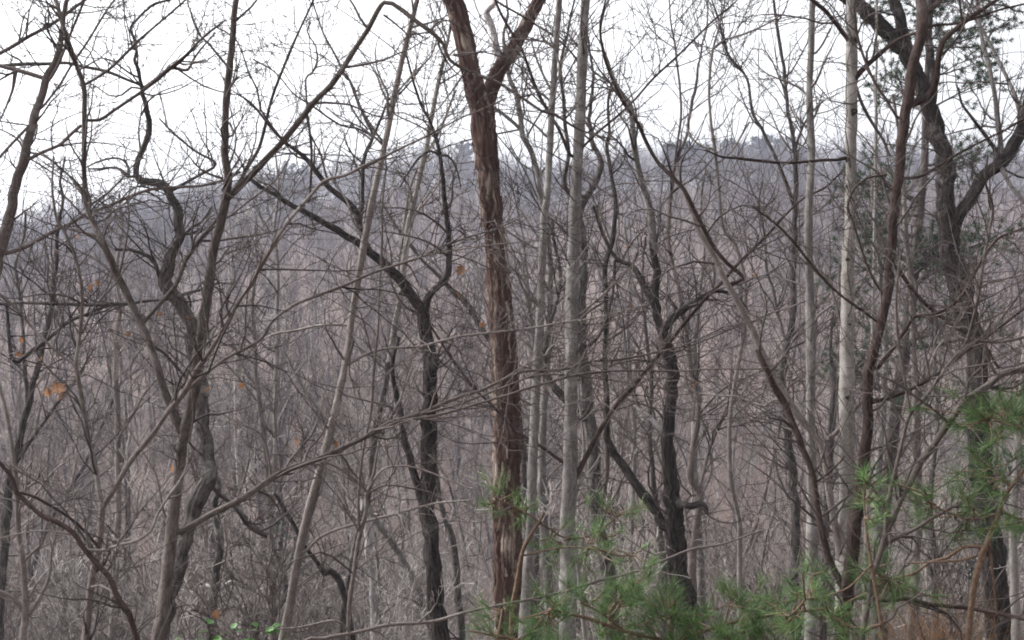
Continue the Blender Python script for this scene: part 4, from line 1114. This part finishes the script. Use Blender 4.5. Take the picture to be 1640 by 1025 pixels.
rq = np.random.default_rng(6)
young_pine('pine_sapling', 'reddish-stemmed pine sapling with green needle sprays at the lower right edge', 5.0, [
    ('trunk', '1548 1045 12, 1551 1023 11, 1558 948 11, 1572 893 11, 1582 866 10, 1599 822 9, 1613 788 8, 1640 753 7, 1675 700 6, 1690 640 4'),
    ('branch', '1578 876 7, 1544 876 6, 1517 893 5.5, 1490 900 5, 1466 917 4.5, 1440 925 3.5, 1415 930 3'),
    ('branch', '1575 886 5, 1540 897 4.5, 1500 900 4, 1450 902 3'),
    ('branch', '1620 780 6, 1605 765 5, 1590 752 4'),
    ('branch', '1660 725 6, 1640 690 5, 1605 672 4, 1575 668 4'),
    ('branch', '1600 822 5, 1560 832 4, 1520 822 4, 1490 806 3'),
    ('branch', '1602 818 5, 1630 830 4, 1660 835 3'),
    ('branch', '1584 870 5, 1590 920 4, 1596 985 3'),
], [(1575, 668, 52, 18, -.8, -.2), (1612, 662, 46, 16, .3, -.3), (1640, 680, 44, 13, .4, .1), (1600, 700, 40, 8, .0, .4), (1584, 748, 40, 9, -.6, -.2), (1600, 770, 34, 6, -.3, .3),
    (1495, 806, 46, 8, -.7, -.4), (1480, 785, 30, 4, -.5, -.6), (1530, 828, 40, 6, -.2, .2), (1545, 850, 34, 5, 0, .4), (1610, 838, 34, 5, .4, .1), (1636, 835, 34, 5, .5, 0),
    (1418, 930, 50, 11, -.6, .1), (1400, 905, 44, 8, -.5, -.4), (1440, 945, 44, 8, .1, .6), (1390, 950, 34, 5, -.6, .5), (1560, 815, 30, 4, 0, -.5)], 303, n=32, L=0.105)

young_pine('pine_wisp', 'small pine wisp with sparse tufts hugging the brown forked tree', 4.8, [
    ('trunk', '1420 1080 8, 1412 1000 7, 1398 920 6, 1388 850 5, 1384 800 4, 1386 772 3'),
    ('branch', '1386 800 3, 1395 790 3, 1402 785 2.5'),
    ('branch', '1395 905 4, 1360 940 3, 1320 955 3, 1290 960 2.5'),
], [(1390, 772, 30, 6, -.2, -.8), (1400, 800, 28, 5, .3, -.2), (1392, 830, 24, 3, .2, -.4), (1296, 950, 40, 6, -.5, -.3), (1330, 985, 44, 7, .1, -.3), (1265, 985, 46, 8, -.4, -.3), (1285, 915, 24, 3, -.2, -.8), (1360, 1005, 40, 6, .2, -.3)], 304, n=24, L=0.09)


# ------------------------------------------------------------------ broad-leaved evergreen at the bottom left
def laurel():
    rng = np.random.default_rng(91)
    D = 5.2
    b0 = px(370, 1100, D); b0[2] = gz(b0[0], b0[1])
    root = empty('laurel_shrub', tuple(b0))
    tag(root, 'small evergreen shrub with glossy green leaves at the bottom edge, left', 'shrub')
    stems = []
    for (x, y) in ((290, 1008), (330, 995), (350, 1012), (375, 1006), (415, 1000), (440, 990), (458, 1012), (310, 1022)):
        top = px(x, y, D + rng.uniform(-0.25, 0.25))
        mid = (b0 + top) / 2 + rng.normal(size=3) * 0.03
        P = np.array([b0, mid, top])
        s = catmull(np.column_stack([P[:, 0] * 1000, P[:, 2] * 1000, np.array([6, 4, 2.])]), 40)
        k = np.linspace(0, 1, 7)[:, None]
        Pk = (1 - k) ** 2 * b0 + 2 * k * (1 - k) * mid + k ** 2 * top
        V, Q, _ = tubes(Pk[None], np.linspace(0.006, 0.002, 7)[None], 6)
        obj('stem', mesh_from('stem', V - b0, Q, tube_uv(Pk[None], np.linspace(0.006, 0.002, 7)[None], 6)), M['umber'], root)
        for _ in range(7):
            o = obj('leaf', GREEN_LEAF, None, root)
            t = rng.uniform(0.72, 1.0)
            p = (1 - t) ** 2 * b0 + 2 * t * (1 - t) * mid + t ** 2 * top
            o.location = tuple(p - b0)
            sc = rng.uniform(0.035, 0.062)
            o.scale = (sc, sc, sc)
            o.rotation_euler = (rng.uniform(-0.5, 0.7), rng.uniform(-0.5, 0.5), rng.uniform(0, 6.28))


laurel()

# ------------------------------------------------------------------ dry grass and brush tussock at the lower right
def tussock(name, label, x, y, D, n, h, seed):
    rng = np.random.default_rng(seed)
    b0 = px(x, y, D); b0[2] = gz(b0[0], b0[1])
    p = b0 + rng.normal(size=(n, 3)) * np.array([0.28, 0.2, 0])
    p[:, 2] = gz(p[:, 0], p[:, 1])
    d = nrm(np.array([0, 0, 1.0]) + rng.normal(size=(n, 3)) * np.array([.3, .3, .1]))
    hh = (rng.uniform(0.5, 1, n) * h)[:, None]
    k = np.linspace(0, 1, 5)[None, :, None]
    side = rng.normal(size=(n, 1, 3)) * np.array([1, 1, -0.4]) * hh[:, None] * 0.3
    P = p[:, None] + d[:, None] * hh[:, None] * k + side * k ** 2
    sp = Soup(); sp.add(P, np.tile(np.linspace(0.003, 0.001, 5), (n, 1)), 3)
    o = obj(name, sp.mesh(name, b0), M['dry_grass'])
    o.location = tuple(b0)
    tag(o, label, 'grass', kind='thing')


tussock('grass_tussock', 'tuft of dry orange-brown grass low at right behind the pine sapling', 1505, 1010, 11.0, 260, 0.85, 21)

# ------------------------------------------------------------------ kinds of bare trees for the slope, the valley and the far hill
def bare_tree(rng, H, r0, nb, lean=0.05, low=0.3, ns=5, nt=3, thin=0.004, spread=(28, 55), wob=0.05, bl=0.26, stems=1):
    P = np.zeros((stems, 12, 3)); d = nrm(np.column_stack([rng.normal(size=(stems, 2)) * (lean if stems == 1 else 0.28), np.ones(stems)]))
    hs = H * rng.uniform(0.75, 1.0, stems) if stems > 1 else np.array([H])
    for k in range(1, 12):
        d = nrm(d + rng.normal(size=(stems, 3)) * wob + np.array([0, 0, 0.06]))
        P[:, k] = P[:, k - 1] + d * (hs / 11)[:, None]
    R = r0 * (1 - np.linspace(0, 1, 12) * 0.88)[None, :] * (hs / H)[:, None]
    a, ar = grow(rng, P, R, nb, (low, 0.98), (bl * H * 0.45, bl * H), spread, 6, 0.1, 0.14, 0.45, 0.05, thin)
    b, br = grow(rng, a, ar, ns, (0.2, 1.0), (bl * H * 0.15, bl * H * 0.42), (28, 60), 4, 0.14, 0.1, 0.6, 0.02, thin)
    c, cr = grow(rng, b, br, nt, (0.25, 1.0), (bl * H * 0.07, bl * H * 0.2), (28, 60), 3, 0.12, 0.08, 0.7, 0.01, thin * 0.9)
    return (P, R), (a, ar), (b, br), (c, cr)


def tree_meshes(name, parts, ts=8):
    (P, R), (a, ar), (b, br), (c, cr) = parts
    t = Soup(); t.add(P, R, ts)
    cr_ = Soup(); cr_.add(a, ar, 4); cr_.add(b, br, 3); cr_.add(c, cr, 3)
    return t.mesh(name + '_trunk'), cr_.mesh(name + '_crown')


MIDKINDS = [
    ('slender_tree', 'slender bare grey tree among many on the slope below the tall trees', 'wood_mid', 13, .075, 16, dict(low=.35, wob=.08, lean=.08)),
    ('pale_tree', 'pale thin-stemmed bare tree in the thicket on the slope below', 'twig_pale', 10, .045, 13, dict(low=.3, wob=.12, lean=.12)),
    ('dark_tree', 'dark bare tree standing in the thicket on the slope below', 'twig_dark', 14, .10, 17, dict(low=.28, wob=.13, lean=.1)),
    ('crooked_tree', 'crooked brown bare tree in the brush of the slope below', 'twig_grey', 9, .07, 14, dict(low=.22, wob=.19, lean=.22)),
    ('whip_sapling', 'many-stemmed pale sapling in the brush on the slope below', 'twig_pale', 5.0, .022, 5, dict(low=.2, wob=.1, stems=4, bl=.3)),
    ('brush_sapling', 'many-stemmed brown sapling in the brush on the slope below', 'twig_grey', 4.2, .022, 6, dict(low=.15, wob=.12, stems=5, bl=.32)),
]
rm = np.random.default_rng(404)
mid_protos = []
for nm, lab, mt, H, r0, nb, kw in MIDKINDS:
    for v in range(3):
        tm, cm = tree_meshes(nm, bare_tree(rm, H, r0, nb, thin=0.0058, **kw), 8)
        tm.materials.append(M[mt]); cm.materials.append(M[mt])
        mid_protos.append((nm, lab, tm, cm))
GROUPS = {'slender_tree': 'slender trees on the slope', 'pale_tree': 'pale trees on the slope', 'dark_tree': 'dark trees on the slope',
          'crooked_tree': 'crooked trees on the slope', 'whip_sapling': 'pale saplings on the slope', 'brush_sapling': 'brown saplings on the slope'}


def place_mid(kind_i, x, y, s, lab):
    nm, _, tm, cm = mid_protos[kind_i]
    z = float(gz(x, y)) - 0.08
    root = empty(nm, (x, y, z))
    root.rotation_euler = (0, 0, rm.uniform(0, 6.28))
    root.scale = (s, s, s)
    tag(root, lab, 'tree', GROUPS[nm])
    for pn, me in (('trunk', tm), ('crown', cm)):
        o = bpy.data.objects.new(pn, me); COL.objects.link(o); o.parent = root


LAND = [(-400, 'the left edge'), (25, 'the left edge'), (160, 'the thin dark sapling'), (300, 'the forked grey-brown tree'), (500, 'the leaning pale sapling'), (690, 'the dark oak'),
        (812, 'the dead trunk'), (914, 'the straight grey tree'), (1075, 'the crooked oak'), (1298, 'the slim light grey tree'), (1357, 'the whitish tree'), (1468, 'the wide brown shrub'), (1575, 'the twisted oak'), (2100, 'the right edge')]
LOOK = {'slender_tree': 'slender grey tree', 'pale_tree': 'pale thin tree', 'dark_tree': 'dark bare tree', 'crooked_tree': 'crooked brown tree',
        'whip_sapling': 'pale many-stemmed sapling', 'brush_sapling': 'brown many-stemmed sapling'}
NTH = ['', 'second ', 'third ', 'fourth ', 'fifth ', 'sixth ', 'seventh ', 'eighth ', 'ninth ', 'tenth ', 'eleventh ', 'twelfth ', 'thirteenth ', 'fourteenth ', 'fifteenth ', 'sixteenth ', 'seventeenth ', 'eighteenth ', 'nineteenth ', 'twentieth '] + ['%d-th ' % k for k in range(21, 60)]
NMID = 125
spots = []
for i in range(NMID):
    f = (i + rm.random()) / NMID
    y = 19 + 52 * f ** 0.8
    x = rm.uniform(-1, 1) * (0.43 * y)
    if y < 30:
        k = rm.choice([0, 1, 2, 3, 4, 5], p=[.06, .08, .04, .14, .3, .38])
    else:
        k = rm.choice([0, 1, 2, 3, 4, 5], p=[.18, .14, .14, .26, .12, .16])
    spots.append((int(k) * 3 + int(rm.integers(0, 3)), x, y, rm.uniform(0.75, 1.15)))
cells = {}
for s in spots:
    xp = 820 + s[1] / s[2] * F
    g_ = max(j for j in range(len(LAND)) if LAND[j][0] <= xp)
    cells.setdefault((mid_protos[s[0]][0], g_), []).append((xp, s))
for (nm, g_), lst in cells.items():
    lst.sort(key=lambda q: q[0])
    l_, r_ = LAND[g_][1], LAND[min(g_ + 1, len(LAND) - 1)][1]
    where = ('at ' + l_) if l_ == r_ else 'between %s and %s' % (l_.replace('the ', '', 1), r_.replace('the ', '', 1))
    for n_, (xp, s) in enumerate(lst):
        lab = (NTH[min(n_, 11)] + LOOK[nm] + ' from left ' + where) if len(lst) > 1 and n_ else ('leftmost ' if len(lst) > 1 else 'lone ') + LOOK[nm] + ' down the slope ' + where
        place_mid(*s, lab)


# ------------------------------------------------------------------ far wood and undergrowth: masses nobody could count
def scatter(name, label, cat, protos, pts, rot, scl, idx):
    coll = bpy.data.collections.new(name + '_kinds')
    for k, (me, mt) in enumerate(protos):
        if not len(me.materials): me.materials.append(mt)
        o = bpy.data.objects.new(f'{name}_kind_{k:02d}', me)
        coll.objects.link(o)
    me = bpy.data.meshes.new(name)
    me.vertices.add(len(pts)); me.vertices.foreach_set('co', np.asarray(pts, np.float32).ravel())
    for an, typ, key, val in (('rot', 'FLOAT_VECTOR', 'vector', rot), ('scl', 'FLOAT', 'value', scl), ('kind_index', 'INT', 'value', idx)):
        at = me.attributes.new(an, typ, 'POINT')
        at.data.foreach_set(key, np.asarray(val, np.int32 if typ == 'INT' else np.float32).ravel())
    ng = bpy.data.node_groups.new(name, 'GeometryNodeTree')
    ng.interface.new_socket('Geometry', in_out='INPUT', socket_type='NodeSocketGeometry')
    ng.interface.new_socket('Geometry', in_out='OUTPUT', socket_type='NodeSocketGeometry')
    gi_ = ng.nodes.new('NodeGroupInput'); go = ng.nodes.new('NodeGroupOutput')
    ci = ng.nodes.new('GeometryNodeCollectionInfo')
    ci.inputs['Collection'].default_value = coll
    ci.inputs['Separate Children'].default_value = True
    ci.inputs['Reset Children'].default_value = True
    ip = ng.nodes.new('GeometryNodeInstanceOnPoints')
    ip.inputs['Pick Instance'].default_value = True
    def attr(an, typ):
        a = ng.nodes.new('GeometryNodeInputNamedAttribute'); a.data_type = typ
        a.inputs['Name'].default_value = an
        return a.outputs['Attribute']
    e2r = ng.nodes.new('FunctionNodeEulerToRotation')
    ng.links.new(attr('rot', 'FLOAT_VECTOR'), e2r.inputs[0])
    ng.links.new(gi_.outputs[0], ip.inputs['Points'])
    ng.links.new(ci.outputs[0], ip.inputs['Instance'])
    ng.links.new(attr('kind_index', 'INT'), ip.inputs['Instance Index'])
    ng.links.new(e2r.outputs[0], ip.inputs['Rotation'])
    ng.links.new(attr('scl', 'FLOAT'), ip.inputs['Scale'])
    ng.links.new(ip.outputs[0], go.inputs[0])
    o = bpy.data.objects.new(name, me)
    COL.objects.link(o)
    md = o.modifiers.new('scatter', 'NODES'); md.node_group = ng
    tag(o, label, cat, kind='stuff')
    return o


def joined(parts, ts=5):
    s = Soup()
    for (P, R), sd in zip(parts, (ts, 3, 3, 3)): s.add(P, R, sd)
    return s.mesh('wood')


rf_ = np.random.default_rng(808)
far_protos = []
for v in range(10):
    mt = M['wood_far'] if v < 7 else M['twig_pale']
    far_protos.append((joined(bare_tree(rf_, rf_.uniform(11, 15), rf_.uniform(.08, .13), 13, low=.3, ns=5, nt=3, thin=.013, wob=.09, lean=.1, spread=(30, 65), bl=.3)), mt))


def frustum_points(rng, n, y0, y1, margin=12, power=1.0):
    y = (y0 ** 2 + (y1 ** 2 - y0 ** 2) * rng.random(n) ** power) ** 0.5
    x = rng.uniform(-1, 1, n) * (0.46 * y + margin)
    return np.column_stack([x, y, gz(x, y) - 0.15])


NF = 6500
pts = frustum_points(rf_, int(NF * 1.5), 66, 460)
dens = 0.5 + 0.5 * np.sin(pts[:, 0] * 0.06 + 1.7 * np.sin(pts[:, 1] * 0.031)) * np.sin(pts[:, 1] * 0.045 + 0.9 * np.sin(pts[:, 0] * 0.05))
pts = pts[rf_.random(len(pts)) < 0.28 + 0.72 * dens][:NF]
NF = len(pts)
scatter('far_woodland', 'grey-purple bare winter woodland covering the hillside across the valley', 'woodland', far_protos, pts,
        np.column_stack([rf_.normal(size=(NF, 2)) * 0.04, rf_.uniform(0, 6.28, NF)]), rf_.uniform(0.5, 1.1, NF), rf_.choice(10, NF, p=[.12] * 7 + [.0533] * 2 + [.0534]))

bush_protos = []
for v in range(6):
    mt = [M['twig_grey'], M['twig_pale'], M['wood_mid']][v % 3]
    bush_protos.append((joined(bare_tree(rf_, rf_.uniform(1.8, 3.6), .014, 5, low=.15, ns=4, nt=2, thin=.0052, wob=.13, stems=5, bl=.36), 4), mt))
NB = 2700
pts = frustum_points(rf_, NB, 15, 125, 3, 1.2)
scatter('undergrowth', 'tangle of bare grey and brown brush covering the slope and valley floor', 'brush', bush_protos, pts,
        np.column_stack([rf_.normal(size=(NB, 2)) * 0.1, rf_.uniform(0, 6.28, NB)]), rf_.uniform(0.6, 1.25, NB), rf_.integers(0, 6, NB))


# ------------------------------------------------------------------ pines: one behind the twisted oak, others along the ridge
def big_pine_meshes(rng, H, nb, thin_n, L, wid, clump=10, low=0.35, bl=0.27):
    P = np.zeros((1, 14, 3)); d = np.array([0, 0, 1.0])
    for k in range(1, 14):
        d = nrm(d + rng.normal(size=3) * 0.03); P[0, k] = P[0, k - 1] + d * H / 13
    R = (H * 0.012 * (1 - np.linspace(0, 1, 14) * 0.9))[None]
    a, ar = grow(rng, P, R, nb, (low, 1.0), (H * bl * 0.6, H * bl), (60, 95), 6, 0.08, 0.03, 0.4, 0.05, 0.006)
    b, br = grow(rng, a, ar, clump, (0.3, 1.0), (H * 0.03, H * 0.07), (30, 60), 4, 0.12, 0.1, 0.6, 0.012, 0.003)
    t = Soup(); t.add(P, R, 10)
    w = Soup(); w.add(a, ar, 5); w.add(b, br, 3)
    tips = b[:, -1]; dirs = nrm(b[:, -1] - b[:, -2])
    V, Q = needles(rng, tips, dirs, thin_n, L, wid, 0.9, 0.1)
    V2, Q2 = needles(rng, b[:, 2], dirs, thin_n, L, wid, 0.9, 0.1)
    return t.mesh('pine_trunk'), w.mesh('pine_branches'), mesh_from('pine_needles', np.concatenate([V, V2]), np.concatenate([Q, Q2 + len(V)]))


rpn = np.random.default_rng(61)


def pine(name, label, x, y, meshes, s=1.0, group=None, rz=0.0):
    root = empty(name, (x, y, float(gz(x, y)) - 0.1))
    root.scale = (s, s, s); root.rotation_euler = (0, 0, rz)
    tag(root, label, 'pine', group)
    for pn, me, mt in zip(('trunk', 'branches', 'needles'), meshes, (M['twig_dark'], M['twig_dark'], M['needle_far'])):
        if not len(me.materials): me.materials.append(mt)
        o = bpy.data.objects.new(pn, me); COL.objects.link(o); o.parent = root
    return root


pine('tall_pine', 'tall dark green pine whose needles show behind the twisted oak at upper right', (1412 - 820) / F * 27, 27.0,
     big_pine_meshes(rpn, 17.5, 56, 46, 0.13, 0.0038, 18, 0.40, 0.12))
slope_pine = big_pine_meshes(rpn, 10, 40, 22, 0.25, 0.012, 9, 0.15)
pine('slope_pine', 'hazy green pine down the slope beyond the twisted oak at the right edge', (1622 - 820) / F * 46, 46.0, slope_pine, 0.8)
pine('slope_pine', 'hazy green pine down the slope between whitish tree and slim light grey tree', (1334 - 820) / F * 74, 74.0, slope_pine, 0.62, None, 2.0)
pine('slope_pine', 'small hazy green pine in the brush left of the leaning pale sapling', (455 - 820) / F * 58, 58.0, slope_pine, 0.55, None, 1.0)
ridge = [big_pine_meshes(rpn, 16, 44, 26, 0.55, 0.07, 11, 0.25) for _ in range(3)]
RIDGE = [(425, 452), (448, 455), (462, 460), (480, 452), (497, 456), (735, 440), (752, 444), (985, 440), (1062, 430), (1078, 436), (1092, 428), (1104, 440), (1118, 432),
         (1132, 438), (1146, 430), (1160, 440), (1176, 434), (1192, 430), (1206, 436), (1222, 440), (1240, 432), (1268, 438), (1330, 436), (1560, 438), (1480, 440)]
RIDGE += [(x_, 428 + (x_ * 7) % 20) for x_ in (1048, 1068, 1085, 1099, 1112, 1125, 1139, 1153, 1168, 1184, 1199, 1214, 1230, 1250)]
RIDGE.sort()
seen_gap = {}
for i, (xp, d) in enumerate(RIDGE):
    g_ = max(j for j in range(len(LAND)) if LAND[j][0] <= xp)
    n_ = seen_gap[g_] = seen_gap.get(g_, -1) + 1
    lab = (NTH[n_] if n_ else 'leftmost ') + 'dark pine on the far ridge between %s and %s' % (LAND[g_][1].replace('the ', '', 1), LAND[g_ + 1][1].replace('the ', '', 1))
    pine('ridge_pine', lab, (xp - 820) / F * d, d - 20, ridge[i % 3], rpn.uniform(0.7, 1.0), 'pines on the far ridge', rpn.uniform(0, 6.28))
pine('green_pine', 'lone small green pine below the crest, seen right of the dead trunk', (848 - 820) / F * 380, 380.0, ridge[0], 0.75)

# ------------------------------------------------------------------ the hazy air over the valley
hv = np.array([(-620, -70, -18), (620, -70, -18), (620, 630, -18), (-620, 630, -18), (-620, -70, 72), (620, -70, 72), (620, 630, 72), (-620, 630, 72)], float)
hv[:, 0] *= 1.25
hq = np.array([(0, 3, 2, 1), (4, 5, 6, 7), (0, 1, 5, 4), (1, 2, 6, 5), (2, 3, 7, 6), (3, 0, 4, 7)])
hm = bpy.data.materials.new('haze_air'); hm.use_nodes = True
ht = hm.node_tree; ht.nodes.clear()
pv = ht.nodes.new('ShaderNodeVolumePrincipled')
pv.inputs['Color'].default_value = (0.76, 0.81, 1.0, 1)
pv.inputs['Density'].default_value = 0.0005
pv.inputs['Anisotropy'].default_value = 0.2
ho = ht.nodes.new('ShaderNodeOutputMaterial')
ht.links.new(pv.outputs[0], ho.inputs['Volume'])
tag(obj('haze', mesh_from('haze', hv, hq, smooth=False), hm), 'thin pale blue winter haze over the valley', 'haze', kind='stuff')
